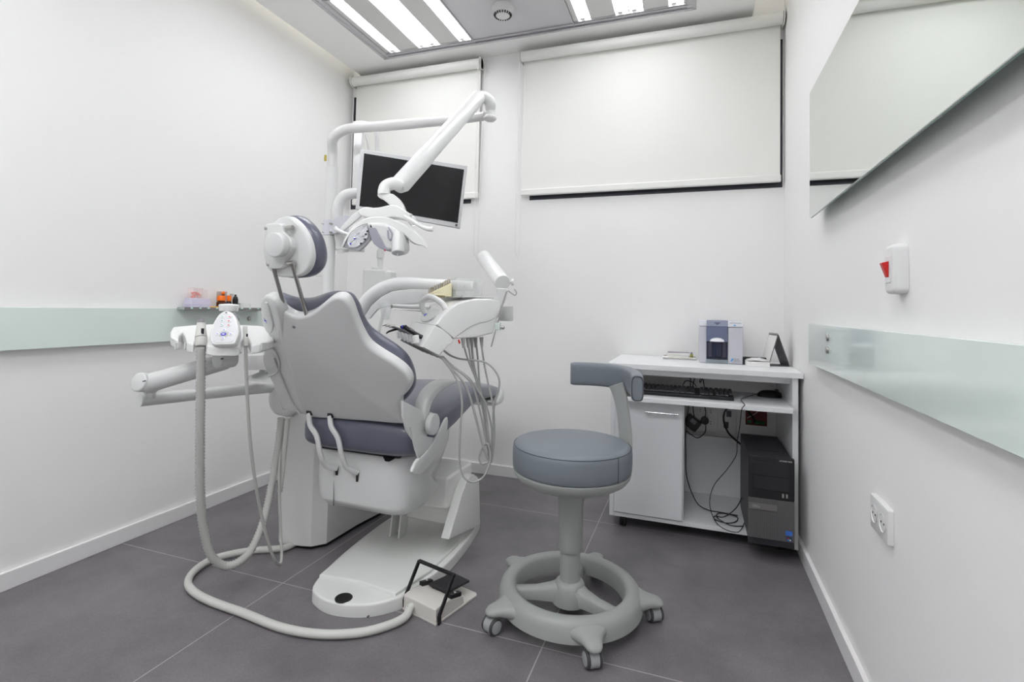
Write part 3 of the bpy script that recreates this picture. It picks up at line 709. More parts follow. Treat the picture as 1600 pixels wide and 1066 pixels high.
# base: ring, hub, spokes, feet in one cast piece
mb = MB(); N = 72
prof = [(.176,.038),(.180,.086),(.186,.094),(.196,.099),(.208,.099),(.220,.094),(.229,.083),(.233,.068),(.236,.038)]
R_ = [[S0+V((math.cos(2*PI*k/N)*r, math.sin(2*PI*k/N)*r, z)) for r, z in prof] for k in range(N)]
R_.append(R_[0]); mb.loft(R_, caps=False)
base = mb.build('foot_ring', STOOLG, t, smooth=70)
AZ = [225, 297, 9, 81, 153]
mb = MB(); mb.lathe([(.001,.1045),(.036,.1045),(.044,.100),(.05,.088),(.058,.06),(.06,.035),(.001,.035)], S0, seg=40); mb.build('hub', STOOLG, t, smooth=60)
for a in (197, 338, 92):
    a = math.radians(a); d = V((math.cos(a), math.sin(a), 0)); s_ = V((-d.y, d.x, 0)); rings = []
    for q, wd, zt_, zb_ in ((.03,.034,.098,.036),(.06,.024,.088,.040),(.11,.018,.078,.040),(.185,.017,.074,.040)):
        c = S0+d*q; rings.append([c+s_*wd+V((0,0,zb_)), c+s_*wd+V((0,0,zt_-.010)), c+s_*wd*.55+V((0,0,zt_)), c-s_*wd*.55+V((0,0,zt_)), c-s_*wd+V((0,0,zt_-.010)), c-s_*wd+V((0,0,zb_))])
    mb = MB(); mb.loft(rings); mb.build('spoke', STOOLG, t, smooth=60)
for i, a in enumerate(AZ):
    a = math.radians(a); d = V((math.cos(a), math.sin(a), 0)); s_ = V((-d.y, d.x, 0))
    mb = MB(); rings = []
    for q, wd, zt_, zb_ in ((.205,.062,.092,.040),(.225,.056,.088,.040),(.24,.042,.084,.043),(.256,.032,.081,.047),(.272,.027,.079,.050),(.286,.023,.075,.051),(.296,.015,.068,.0535),(.300,.006,.062,.056)):
        c = S0+d*q; zc = (zt_+zb_)/2; hh = (zt_-zb_)/2
        rings.append([c+s_*wd*(abs(math.cos(f))**.8)*(1 if math.cos(f) > 0 else -1)+V((0,0,zc+hh*(abs(math.sin(f))**.8)*(1 if math.sin(f) > 0 else -1))) for f in [2*PI*k/20 for k in range(20)]])
    mb.loft(rings); lg = mb.build('leg', STOOLG, t, smooth=80)
    c = S0+d*.275; yaw = math.radians([332, 212, 215, 20, 100][i])
    ax = V((math.cos(yaw), math.sin(yaw), 0)); fw = V((-ax.y, ax.x, 0))
    c2 = c-fw*.006+V((0,0,.0245))
    cs = MB(); cs.cyl(c+V((0,0,.046)), c+V((0,0,.052)), .009); cs.cyl(c2-ax*.0135, c2+ax*.0135, .0242, seg=28); castor = cs.build('castor_hood', CASTG, t)
    for q in (-1, 1):
        wl = MB(); wl.cyl(c2+ax*q*.0140, c2+ax*q*.0225, .0243, seg=28, bev=.003); w_ = wl.build('wheel', mat('wheel_dark_grey', (72,70,72), .5) , castor)
        wl = MB(); wl.cyl(c2+ax*q*.0226, c2+ax*q*.0245, .019, seg=24, bev=.0008); wl.build('hubcap', CASTG, castor)
# arm bracket and curved pad
aR = V((.943, .331, 0)); aB = V((-.331, .943, 0))
mb = MB()
pts = [S0+aR*.11+aB*.07+V((0,0,.428)), S0+aR*.155+aB*.075+V((0,0,.436)), S0+aR*.185+aB*.08+V((0,0,.452)), S0+aR*.198+aB*.085+V((0,0,.485)), S0+aR*.199+aB*.088+V((0,0,.56)), S0+aR*.190+aB*.09+V((0,0,.64)), S0+aR*.178+aB*.095+V((0,0,.70)), S0+aR*.165+aB*.10+V((0,0,.735))]
WD = (aR*.72-aB*.69).normalized()
rr_ = catmull([V((q,0,0)) for q in (.026,.028,.027,.0255,.0245,.0245,.027,.03)], 6); pp = catmull(pts, 6); rings = []
for i, p in enumerate(pp):
    tt = (pp[min(i+1,len(pp)-1)]-pp[max(i-1,0)]).normalized(); nn = WD.cross(tt).normalized(); wd = rr_[i].x; w2 = tt.cross(nn)
    rings.append([p+w2*wd*(abs(math.cos(f))**.5)*math.copysign(1, math.cos(f))+nn*.008*(abs(math.sin(f))**.6)*math.copysign(1, math.sin(f)) for f in [2*PI*k/20 for k in range(20)]])
mb.loft(rings); mb.build('arm_bracket', STOOLG, t, smooth=60)
path = [D(892,577.5,1.99), D(925,579,1.985), D(957,585,1.94), D(981,592,1.85), D(993,598,1.74), D(996,603,1.64)]
path = [V((p.x, p.y, .752)) for p in path]; pp = catmull(path, 6); rings = []
for i, p in enumerate(pp):
    tt = (pp[min(i+1,len(pp)-1)]-pp[max(i-1,0)]).normalized(); nn = V((0,0,1)).cross(tt).normalized()
    e = min(i, len(pp)-1-i); sc_ = {0:.86, 1:.97}.get(e, 1)
    rings.append([p+nn*.021*sc_*(abs(math.cos(f))**.5)*math.copysign(1, math.cos(f))+V((0,0,.0435*(1-(1-sc_)*.5)*(abs(math.sin(f))**.45)*math.copysign(1, math.sin(f)))) for f in [2*PI*k/28 for k in range(28)]])
mb = MB(); mb.loft(rings); pd = mb.build('arm_pad', LEATH2, t, smooth=70)
for q in (-1,):
    p = pp[q]; tt = (pp[-1]-pp[-2]).normalized(); nn = V((0,0,1)).cross(tt).normalized()
    ringp = [p+tt*.0015+nn*.0175*(abs(math.cos(f))**.6)*math.copysign(1, math.cos(f))+V((0,0,.038*(abs(math.sin(f))**.6)*math.copysign(1, math.sin(f)))) for f in [2*PI*k/36 for k in range(36)]]
    mb = MB(); mb.tube(ringp, .0014, 6, closed=True); mb.build('piping', mat('piping_dark', (52,54,62), .4), pd, label='dark piping round the pad end')
mb = MB(); q = V((pp[18].x, pp[18].y, .70)); mb.b2(q.x-.05, q.x+.045, q.y-.012, q.y+.035, .692, .712); mb.build('pad_mount', STOOLG, t, bevel=.008)

# ================================================================== DENTAL CHAIR
ch = thing('dental_chair', 'white and slate dental treatment chair seen from behind the backrest', 'dental chair', (-1.08, 1.9, 0))
# floor plate
pl0 = [at(*q, z=0) for q in [(488,935),(496,951),(517,961.6),(549,966),(580,965),(611,958),(633,949),(660,928),(693,903),(728,862),(749,828)]]
pl0 += [V((-.93,2.225,0)), V((-1.0,2.25,0)), V((-1.15,2.25,0)), V((-1.26,2.2,0)), V((-1.285,2.05,0)), V((-1.275,1.80,0)), V((-1.25,1.60,0))]
mb = MB(); mb.pad([p+V((0,0,.043)) for p in pl0], (0,0,-1), .042, .008, sm=4, rb=0); mb.build('base_plate', WHITE3, ch)
q0 = [at(*q, z=.046) for q in [(499,901),(560,911),(618,931)]]
pl1 = q0+[at(672,893,z=.05), at(716,850,z=.05), V((-.92,2.1,.05)), V((-.95,2.19,.05)), V((-1.2,2.19,.05)), V((-1.255,2.05,.05)), V((-1.245,1.8,.05)), V((-1.235,1.6,.05))]
pl1 = [V((p.x,p.y,.054)) for p in pl1]
mb = MB(); mb.pad(pl1, (0,0,-1), .012, .005, rb=0, dome=.003); mb.build('plate_cover', WHITE3, ch, smooth=50)
c = at(537,934,z=.045); mb = MB(); mb.lathe([(.028,-.002),(.028,.001),(.026,.003),(.022,.002),(.001,.002)], (c.x,c.y,.0435)); mb.build('rubber_button', BLACKR, ch, label='round black rubber disc')
c = at(575,963,z=.02); mb = MB(); mb.cyl((c.x,c.y+.004,.018),(c.x,c.y-.003,.018),.003); mb.build('screw', DGREY, ch)
# lift housing and fin behind
mb = MB(); mb.b2(-1.19, -.905, 1.86, 2.10, .20, .325); mb.build('lift_housing', WHITE3, ch, bevel=.012, seg=3)
mb = MB(); mb.b2(-1.17, -.912, 1.92, 2.09, .115, .198); mb.build('lift_housing', WHITE3, ch, bevel=.012, seg=3)
fo = [at(*q, x=-.868) for q in [(702,843),(708,820),(715,797),(722,772),(729,753),(735,744),(741,741.5),(746,745),(749,752),(750,785),(750.5,821)]]
mb = MB(); mb.pad(fo, (-1,0,0), .036, .004, rb=.003); mb.build('lift_cover_fin', WHITE3, ch, smooth=40)
mb = MB(); mb.cyl((-.985, 2.20, .06), (-1.07, 2.16, .13), .024); mb.cyl((-.96,2.2,.05),(-.99,2.2,.075),.035); mb.build('lift_strut', WHITE3, ch)
for x in (-1.165, -1.125):
    mb = MB(); mb.prism([(x,1.86,.05),(x,1.90,.30),(x,1.96,.30),(x,1.92,.05)], (.008,0,0)); mb.build('lift_rib', WHITE3, ch, bevel=.002)
# seat housing
xh0, xh1 = -1.325, -.925
prof = [(1.60,.462),(1.592,.36),(1.60,.275),(1.635,.247),(1.69,.243),(1.75,.262),(1.84,.315),(1.92,.39),(1.965,.46),(1.975,.525),(1.80,.50)]
mb = MB(); rings = []
for x, ins in ((xh0, .03), (xh0+.012,.012), (xh0+.04,0), (-1.12,0), (xh1-.09,0), (xh1-.045,.010), (xh1-.015,.035), (xh1,.08)):
    cy_ = 1.78; cz_ = .41
    rings.append([V((x, y+(ins if y < cy_ else -ins), z+(0 if z > .44 else ins*.5))) for y, z in prof])
mb.loft(rings); hs = mb.build('seat_housing', WHITE2, ch, bevel=.012, seg=4, smooth=50)
mb = MB(); mb.b2(-1.236, -1.2354, 1.5925, 1.60, .262, .40); mb.build('panel_seam', GREYM, hs)
for q in ((527,736), (559,746)):
    p = at(*q, y=1.594); mb = MB(); mb.b2(p.x-.003, p.x+.004, 1.587, 1.600, p.z-.014, p.z+.016); mb.build('strap_slot', BLACK, hs)
# seat cushion
def section_loft(secs, name, m, parent, n=32, e=.35, smooth=70):
    """secs: (y, x0, x1, z0, z1)"""
    rings = []
    for (y, x0, x1, z0, z1) in secs:
        rings.append([V(((x0+x1)/2+(x1-x0)/2*(abs(math.cos(f))**e)*math.copysign(1, math.cos(f)), y, (z0+z1)/2+(z1-z0)/2*(abs(math.sin(f))**e)*math.copysign(1, math.sin(f)))) for f in [2*PI*(k+.5)/n for k in range(n)]])
    mb = MB(); mb.loft(rings); return mb.build(name, m, parent, smooth=smooth)
section_loft([(1.548,-1.31,-.93,.505,.565),(1.553,-1.34,-.90,.49,.580),(1.57,-1.355,-.885,.478,.592),(1.60,-1.362,-.875,.472,.602),(1.70,-1.365,-.868,.49,.620),(1.85,-1.36,-.868,.525,.640),(2.0,-1.35,-.872,.568,.655),(2.15,-1.335,-.885,.575,.655),(2.35,-1.31,-.91,.556,.630),(2.48,-1.28,-.93,.54,.60)], 'seat_cushion', LEATHER, ch, e=.42)
section_loft([(2.30,-1.29,-.92,.545,.560),(2.40,-1.28,-.905,.51,.545),(2.475,-1.26,-.91,.498,.59),(2.54,-1.24,-.925,.498,.585),(2.60,-1.20,-.96,.505,.570),(2.615,-1.17,-.99,.52,.556)], 'foot_end', WHITE2, ch, e=.5)
mb = MB(); mb.b2(-1.30, -.97, 1.60, 1.78, .462, .482); mb.build('seat_base', BLACK, ch)
c = at(605,713,y=1.585); mb = MB(); mb.prism([(c.x-.03,1.60,.466),(c.x+.03,1.60,.466),(c.x+.008,1.585,.452),(c.x-.008,1.585,.452)], (0,.03,0)); mb.build('seat_catch', BLACK, ch)
# backrest shell on its tilted plane
BP = V((-1.13, 1.55, .59)); BN = V((0, 1, .674)).normalized()     # BN points away from the viewer
sh_px = [(426,470),(436,481.5),(447.6,490.5),(461.6,495.5),(478.5,493),(492.6,485),(506.7,473.5),(518,466),(529,464.5),(539,470),(546,482),(553,502),(563,524.5),(574,541),(594,555.4),(616.5,569.5),(633,583.6),(640,597.6),(637.6,611.7),(626,624.4),(624,634),(628,655),(627.7,664),(577,660),(520.8,656),(477,650.5),
         (462,615),(446,568),(434,530),(424,497)]
mb = MB(); mb.pad([onp(*q, BP, BN) for q in sh_px], BN, .034, .012, sm=3, rb=.004); shl = mb.build('backrest_shell', WHITE2, ch, smooth=50)
# left flank, falling away from the crease
c1 = onp(425,498,BP,BN); c2 = onp(476,650,BP,BN); c3 = D(408,558,(RC @ (onp(408,558,BP,BN)-EYE)).z+.085)
FNn = (c2-c1).cross(c3-c1).normalized(); FNn = FNn if FNn.y > 0 else -FNn
fl_px = [(404,480),(407,467),(413,464),(420,466),(428,473),(436,492),(442,530),(455,570),(469,612),(480,648),(470,649.5),(448,643),(440,642),(432,620),(424,600),(417,586.4),(410,572),(408,558),(413,544),(417.5,530),(414,516),(407.5,497)]
mb = MB(); mb.pad([onp(*q, c1, FNn)+BN*.004 for q in fl_px], FNn, .034, .012, sm=3, rb=.004); fk = mb.build('shell_flank', WHITE2, ch, smooth=50)
ip = [(409,478),(417,474),(425,500),(426,512),(421,522),(413,512),(409,495)]
mb = MB(); mb.pad([onp(*q, c1, FNn)-FNn*.001 for q in ip], FNn, .006, .002, sm=3, rb=0); mb.build('badge_panel', WHITE2, fk)
bs = onp(415,501,c1,FNn)-FNn*.0016
mb = MB(); u_, v_, n_ = basis(FNn); mb.prism([bs+(u_*math.cos(a)+v_*math.sin(a))*r for a, r in [(2*PI*k/8+PI/2, .011 if k % 2 == 0 else .003) for k in range(8)]], FNn*.001); mb.build('star_mark', BLUEM, fk, label='small blue star mark')
for pts in ([(428,560),(440,592),(456,628),(470,648)], [(416,538),(428,548),(436,566),(433,582),(420,588)]):
    mb = MB(); mb.tube([onp(*q, c1, FNn)-FNn*.0005 for q in pts], .0035, 8, sm=5); mb.build('shell_ridge', WHITE2, fk)
# cushion of the backrest
CP = BP+BN*.066
cu_px = [(416,476),(418,466),(424,460.5),(434,461),(450,466.5),(466,469.5),(482,468.5),(498,464),(512,459.5),(527,458.5),(541,461),(551,469),(560,484),(567,503),(577,517),(593,529),(611,541),(628,554),(640,570),(647,590),(647,607),(638,620),(628,628),(625,650),(560,648),(490,640),(475,600),(452,560),(436,520),(422,492)]
mb = MB(); mb.pad([onp(*q, CP, BN)-BN*.031 for q in cu_px], BN, .068, .030, sm=3, steps=6); bc = mb.build('backrest_cushion', LEATHER, ch, smooth=70)
c = onp(459.5,511,BP,BN); mb = MB(); mb.cyl(c+BN*.002, c-BN*.0025, .0052, bev=.001); mb.build('shell_screw', GREYM, ch)
# straps between shell and housing
for pts in ([(482.7,646),(484.5,664),(495,682),(500.5,709),(509,728),(527.5,732)], [(515.5,650),(517.8,667),(528,685),(533.5,709),(542,731),(559.5,739)]):
    ys_ = (1.54,1.532,1.528,1.535,1.560,1.590)
    pp = catmull([at(*q, y=y) for q, y in zip(pts, ys_)], 6); rings = []
    for i, p in enumerate(pp):
        tt = (pp[min(i+1,len(pp)-1)]-pp[max(i-1,0)]).normalized(); s_ = V((0,1,0)).cross(tt); s_ = (s_-s_*0).normalized(); nn = tt.cross(s_)
        rings.append([p+s_*.009*(abs(math.cos(f))**.5)*math.copysign(1, math.cos(f))+nn*.006*(abs(math.sin(f))**.5)*math.copysign(1, math.sin(f)) for f in [2*PI*k/16 for k in range(16)]])
    mb = MB(); mb.loft(rings); mb.build('link_bar', WHITE2, ch, smooth=60)
    p = at(*pts[0], y=1.54); mb = MB(); mb.b2(p.x-.008, p.x+.012, 1.535, 1.55, p.z-.006, p.z+.010); mb.build('link_slot', BLACK, ch)
# headrest
HP = V((-1.1, 1.225, 1.2)); HN = V((0.02, 1, .12)).normalized()
hs_px = [(427.7,347),(436,340),(446,338),(454.5,340),(467,350.6),(477,365),(483.4,381.6),(486,400),(483.4,414.6),(477,425),(467,431.6),(451.4,433.7),(434,432),(420.5,423),(414,412.5),(411,397),(411,378),(417.4,360)]
hpts = [onp(*q, HP, HN) for q in hs_px]
mb = MB(); mb.pad(hpts, HN, .022, .007, sm=4, rb=.002); mb.build('headrest_shell', WHITE2, ch, smooth=50)
cc = sum(hpts, V())/len(hpts)
mb = MB(); mb.pad([cc+(p-cc)*1.045+HN*.02 for p in hpts], HN, .066, .018, sm=4, rb=.032, steps=7); mb.build('headrest_cushion', LEATHER, ch, smooth=70)
kp = [(421,352),(426,349.5),(437,349),(445,350),(448,355),(451,364),(458,371),(462,380),(462,390),(457,400),(451,408),(450,416),(444,420),(432,420),(425,416),(423,405),(421,395),(420,380),(420,365)]
mb = MB(); mb.pad([onp(*q, HP, HN)-HN*.018 for q in kp], HN, .020, .006, sm=3, rb=0); mb.build('headrest_bracket', WHITE2, ch, smooth=50)
kc = onp(427.5,382.5,HP-HN*.045,HN)
mb = MB(); mb.cyl(kc+HN*.028, kc, .0365, seg=40, bev=.004); mb.build('headrest_knob', WHITE2, ch, smooth=40)
for q0, q1 in (((415.5,357),(420,357)), ((447,357),(457.5,355.5)), ((418.5,413),(423,413)), ((450,412),(459.5,411))):
    a = onp(*q0, HP-HN*.012, HN); b = onp(*q1, HP-HN*.012, HN)
    mb = MB(); mb.cyl(a, b, .0075, bev=.001); mb.build('clamp_pin', STEEL, ch)
for q0, q1 in (((427,418),(447,489.5)), ((457,414),(478,489))):
    a = onp(*q0, HP-HN*.010, HN); b = onp(*q1, BP+BN*.012, BN)
    mb = MB(); mb.tube([a, b, b+(b-a).normalized()*.03], .0062, 16); mb.build('headrest_rod', STEEL, ch)
# armrest on the right
X = -.868
mb = MB(); pc = at(672,660,x=X); mb.cyl((X-.075, pc.y, pc.z), (X+.004, pc.y, pc.z), .034, bev=.004, seg=36); mb.build('armrest_pivot', WHITE2, ch, smooth=40)
mb = MB(); pc2 = at(677.5,663,x=X+.02); mb.cyl((X+.005, pc2.y, pc2.z), (X+.026, pc2.y, pc2.z), .037, bev=.004, seg=36); mb.build('pivot_cap', WHITE2, ch, smooth=40)
ap_ = [(659,658),(659,640),(665,622),(675,609),(688,600),(703,596.5)]; rr_ = [.026,.027,.027,.025,.020,.010]
pp = catmull([at(*q, x=X-.022) for q in ap_], 6); r2 = [q.x for q in catmull([V((q,0,0)) for q in rr_], 6)]; rings = []
for i, p in enumerate(pp):
    tt = (pp[min(i+1,len(pp)-1)]-pp[max(i-1,0)]).normalized(); s_ = V((1,0,0)); nn = tt.cross(s_).normalized()
    rings.append([p+s_*.026*(abs(math.cos(f))**.6)*math.copysign(1, math.cos(f))*(.7+.3*min(1,r2[i]/.02))+nn*r2[i]*.8*(abs(math.sin(f))**.6)*math.copysign(1, math.sin(f)) for f in [2*PI*k/24 for k in range(24)]])
mb = MB(); mb.loft(rings); mb.build('armrest', WHITE2, ch, smooth=60)
br = [at(*q, x=-.880) for q in [(626,626),(655,641),(662,655),(664,680),(655,700),(641,686),(632,672),(626,650)]]
mb = MB(); mb.pad(br, (1,0,0), .010, .004, sm=0, rb=.003); mb.build('armrest_bracket', WHITE2, ch)
br = [at(*q, x=-.864) for q in [(642,668),(655,680),(678,684),(674,697),(665,707),(655,717),(650,703)]]
mb = MB(); mb.pad(br, (-1,0,0), .008, .003, sm=0, rb=.002); mb.build('hinge_plate', WHITE2, ch, smooth=50)
br = [at(*q, x=-.862) for q in [(653,719),(665,708),(678,691),(688,672),(695,657),(700,652),(700,668),(696,685),(690,698),(683,712),(672,728),(656,743),(645,738),(648,728)]]
mb = MB(); mb.pad(br, (-1,0,0), .012, .005, sm=2, rb=.003); mb.build('seat_side_cover', WHITE2, ch, smooth=50)

# ================================================================== DENTAL UNIT (pedestal, column, pole)
du = thing('dental_unit', 'tall white dental unit pedestal with column standing left of the chair', 'dental unit', (-1.5, 2.0, 0))
f1 = at(434,849,z=.01); f2 = at(485,857,z=.01); f3 = at(510,852,z=.01); f4 = at(557.6,823,z=.01); f5 = at(592,812,z=.01)
foot = [V((f1.x-.01,f1.y+.06,0)), V((f1.x,f1.y,0)), V((f1.x+.02,f1.y-.012,0)), V((f2.x-.03,f2.y-.008,0)), V((f2.x,f2.y,0)), V((f3.x,f3.y,0)), V((f4.x,f4.y,0)), V((f5.x-.02,f5.y+.15,0)), V((f5.x-.1,f5.y+.28,0)), V((-1.72,2.35,0)), V((-1.74,2.0,0))]
cx_ = sum((p.x for p in foot))/len(foot); cy_ = sum((p.y for p in foot))/len(foot)
mb = MB(); mb.loft([[V((cx_+(p.x-cx_)*s_, cy_+(p.y-cy_)*s_, z)) for p in foot] for z, s_ in ((.012,.99),(.10,1),(.30,.985),(.50,.965),(.56,.94),(.57,.90))]); mb.build('pedestal', WHITE3, du, bevel=.008, seg=3, smooth=28)
mb = MB(); mb.loft([[V((cx_+(p.x-cx_)*.93, cy_+(p.y-cy_)*.93, z)) for p in foot] for z in (0,.0115)]); mb.build('plinth', BLACK, du)
bl = [(416.6,626),(419,611),(424,601),(436,596),(448,600),(456,620),(458,645),(448,653),(439,652.5),(426.5,648),(419,638)]
bd_ = 2.08; mb = MB(); mb.pad([D(*q, bd_) for q in bl], RC[2], .12, .022, sm=3, rb=.02); mb.build('arm_hub', WHITE3, du, smooth=60)
# rear column with head box, seen behind the backrest
def dbox(px0, px1, py0, py1, d, th, name, m_, parent, bev=.006):
    ps = [D(px0,py0,d), D(px1,py0,d), D(px1,py1,d), D(px0,py1,d)]
    zt_ = max(ps[0].z, ps[1].z); zb_ = min(ps[2].z, ps[3].z)
    a, b = D(px0,(py0+py1)/2,d), D(px1,(py0+py1)/2,d)
    u_ = V((b.x-a.x, b.y-a.y, 0)); dd = V((-u_.y, u_.x, 0)).normalized()*th
    mb = MB(); mb.loft([[V((q.x,q.y,z)) for q in (a, b, b+dd, a+dd)] for z in (zb_, zt_)]); return mb.build(name, m_, parent, bevel=bev, seg=3)
dbox(566,606,421,470,2.5,.16,'head_box', WHITE3, du, .010)
dbox(600,612,424,452,2.48,.10,'head_box_side', WHITE3, du, .006)
mb = MB(); c = D(588,421,2.55); mb.lathe([(.022,0),(.022,.008),(.014,.012),(.001,.013)], c); mb.build('head_knob', WHITE, du)
a, b = D(594,420,2.56), D(596,352,2.56); mb = MB(); mb.cyl((b.x,b.y,a.z), (b.x,b.y,b.z+.1), .013); mb.cyl((b.x,b.y,D(594,404,2.56).z), (b.x,b.y,D(594,392,2.56).z), .018); mb.build('stand_tube', WHITE3, du)
c0, c1_ = D(560,470,2.48), D(588,470,2.48)
mb = MB(); mb.loft([[D(572,470,2.5), D(604,466,2.5), D(607,466,2.62), D(575,470,2.62)], [D(568,520,2.48), D(590,523,2.48), D(594,523,2.6), D(570,520,2.6)], [D(548,600,2.4), D(585,605,2.4), D(590,600,2.6), D(550,600,2.6)], [D(540,690,2.3), D(600,690,2.3), D(610,680,2.6), D(545,680,2.6)]]); mb.build('rear_column', WHITE3, du, bevel=.01, seg=3, smooth=50)
# lamp pole
PO = at(514,400,y=2.02); px_, py_ = PO.x, PO.y
zt_ = at(514,262,y=py_).z
mb = MB(); mb.cyl((px_,py_,.5), (px_,py_,zt_), .0285, seg=32); mb.build('pole_sleeve', WHITE, du)
zb1, zb2 = at(514,345,y=py_).z, at(514,368,y=py_).z
mb = MB(); mb.lathe([(.034,zb2),(.034,zb1)], (px_,py_,0), caps=True, seg=32)
e_ = D(541,358,2.30); dv = V((e_.x-px_, e_.y-py_, 0)); s_ = V((-dv.y, dv.x, 0)).normalized()*.012
mb.loft([[V((px_,py_,z))-s_, V((px_,py_,z))+s_, V((px_,py_,z))+dv+s_, V((px_,py_,z))+dv-s_] for z in (zb2, zb1)])
mb.build('pole_clamp', mat('clamp_pale', (214,214,222), .35), du, bevel=.002)
for q in ((516,349.5),(516,363),(503.5,349.5),(503.5,363)):
    p = D(*q, 2.285); mb = MB(); mb.cyl(p+RC[2]*.02, p-RC[2]*.004, .005 if q[0] > 510 else .002, bev=.001); mb.build('clamp_bolt', STEEL, du)
dbox(524,561,373,390,2.42,.10,'transformer_box', WHITE3, du, .004)
dbox(493,512,399,432,2.52,.02,'cover_plate', WHITE3, du, .003)
c = D(508.5,247,2.43); mb = MB(); mb.box(c, (.010,.006,.028)); mb.build('pole_label', mat('label_yellow', (196,180,90), .5), du, label='tiny yellow label')
mb = MB(); mb.tube([D(536,395,2.45), D(527,340,2.42), D(530,318,2.42), D(541,305,2.42), D(560,302,2.45), D(580,302,2.45)], .026, 16, sm=6); mb.build('monitor_arm', WHITE, du, smooth=60)
dbox(551,565,196,300,2.56,.03,'monitor_post', WHITE, du, .004)
mb = MB(); mb.tube([D(553,193,2.5), D(566,192,2.5), D(580,196,2.5), D(588,206,2.5), D(589,240,2.5), D(589,290,2.5)], .010, 12, sm=6); mb.tube([D(571,209,2.52), D(575,225,2.52), D(578,250,2.52)], .006, 10, sm=5); mb.build('monitor_bracket', WHITE, du, smooth=60)

# lamp
ol = thing('operating_lamp', 'white dental operating lamp with jointed arms above the chair', 'lamp', (px_, py_, zt_))
z1_ = at(514,240,y=py_).z
lp = [V((px_,py_,zt_+.001)), V((px_,py_,z1_)), D(520,218,2.44), D(532,206,2.43), D(552,200.5,2.42), D(600,197,2.39), D(680,190,2.30), D(742,184,2.2), D(758,181,2.18)]
mb = MB(); mb.tube(lp, [.0235,.0235,.0235,.0235,.0235,.0235,.022,.018,.018], 24, sm=6); mb.build('horizontal_arm', WHITE, ol, smooth=60)
kx = D(766,176,2.17)
zA, zB = D(766,189,2.17).z, D(766,170,2.17).z
mb = MB(); mb.sphere((kx.x,kx.y,zA+.012), .026, (1.15,1,.62)); mb.cyl((kx.x,kx.y,zA), (kx.x,kx.y,zB), .020); mb.build('elbow_lower', WHITE, ol, smooth=60)
mb = MB(); mb.tube([V((kx.x,kx.y,zB-.006)), D(765,160,2.16), D(757,152,2.15), D(746,149,2.14)], [.021,.025,.024,.020], 20, sm=5); mb.build('elbow_upper', WHITE, ol, smooth=60)
mb = MB(); a, b = D(747,153,2.13), D(627,287,1.76); m1 = a+(b-a)*.72
mb.tube([a-(b-a)*.02, a, m1], [.026,.031,.031], 24); mb.build('spring_arm', WHITE, ol, smooth=50)
mb = MB(); mb.tube([m1, b, b+(b-a)*.035], [.0335,.0335,.024], 24); mb.build('spring_arm_sleeve', WHITE, ol, smooth=50)
mb = MB(); mb.tube([D(628,291,1.74), D(616,287,1.73), D(603,291,1.72), D(600,300,1.715)], [.018,.021,.020,.0205], 18, sm=5); mb.build('wrist_joint', WHITE, ol, smooth=60)
mb = MB(); mb.cyl(D(600,298,1.715), D(600,305,1.712), .0205, seg=28); mb.build('wrist_ring', WHITE, ol)
mb = MB(); mb.pad([D(*q,1.70) for q in [(590.5,303),(610,302),(618,306),(626,314),(632,326),(634,340),(622,340),(615,328),(606,318),(597,311),(591,308)]], RC[2], .03, .006, sm=3); mb.build('curved_bracket', WHITE, ol, smooth=50)
# head: hood, arch, handles, reflector, sensor body
def arch(px_pts, d, th, r, name, m_, sm=2, rb=None):
    mb = MB(); mb.pad([D(*q, d) for q in px_pts], RC[2], th, r, sm=sm, rb=rb); return mb.build(name, m_, ol, smooth=55)
arch([(558,330),(563,326),(571,323),(583,324.5),(594,323.5),(602,321.5),(610,320),(620,321),(632,328),(645,337),(650,343),(641,348),(630,342),(612,339),(594,342),(575,340),(563,337)], 1.64, .07, .005, 'lamp_hood', WHITE)
ub = [(534,386),(538,374),(545,363),(553,353),(563,345),(574,340.5),(588,338.7),(606,340),(625,347.5),(644,357),(661,374),(668,387)]
lb = [(661,384.5),(646,381),(632.5,369),(619,358.5),(606,351),(588,349),(572,350.5),(558,356),(546,367)]
def resamp(P, n):
    P = catmull([V((p[0],p[1],0)) for p in P], 8); L = [0]
    for p, q in zip(P, P[1:]): L.append(L[-1]+(q-p).length)
    out = []; j = 0
    for k in range(n+1):
        s_ = L[-1]*k/n
        while j < len(L)-2 and L[j+1] < s_: j += 1
        t_ = (s_-L[j])/max(1e-9, L[j+1]-L[j]); out.append(P[j]+(P[j+1]-P[j])*min(1,t_))
    return out
U_ = resamp(ub, 40); W_ = resamp([(536,386)]+lb[::-1]+[(667,388.5)], 40); rings = []
for k, (p, q) in enumerate(zip(U_, W_)):
    m1_, m2_ = p+(q-p)*.12, p+(q-p)*.88
    rings.append([D(p.x,p.y,1.606), D(m1_.x,m1_.y,1.600), D(m2_.x,m2_.y,1.598), D(q.x,q.y,1.603), D(q.x,q.y,1.655), D(p.x,p.y,1.66)])
mb = MB(); mb.loft(rings); mb.build('lamp_arch', WHITE, ol, smooth=50)
arch([(563,327),(570,333),(556,345),(543,356),(532,365),(528,360),(540,346),(552,334)], 1.68, .01, .003, 'left_wing', WHITE, sm=1)
mb = MB(); mb.tube([D(522.8,355,1.63), D(526,359,1.63), D(534,363,1.63), D(545,366,1.62)], [.0065,.007,.006,.005], 14, sm=5); mb.build('handle', WHITE, ol, smooth=60)
mb = MB(); mb.tube([D(632,338,1.62), D(644,345,1.61), D(656,352.5,1.60), D(668,358,1.59), D(677,358,1.585)], [.005,.0065,.0065,.007,.0075], 14, sm=5); mb.build('handle', WHITE, ol, smooth=60)
mb = MB(); mb.cyl(D(641,339,1.62), D(643,334.5,1.62), .005, bev=.001); mb.tube([D(638,347,1.60), D(645,354,1.60), D(648,353,1.60)], .0015, 8, sm=4); mb.build('handle_clip', CHROME, ol)
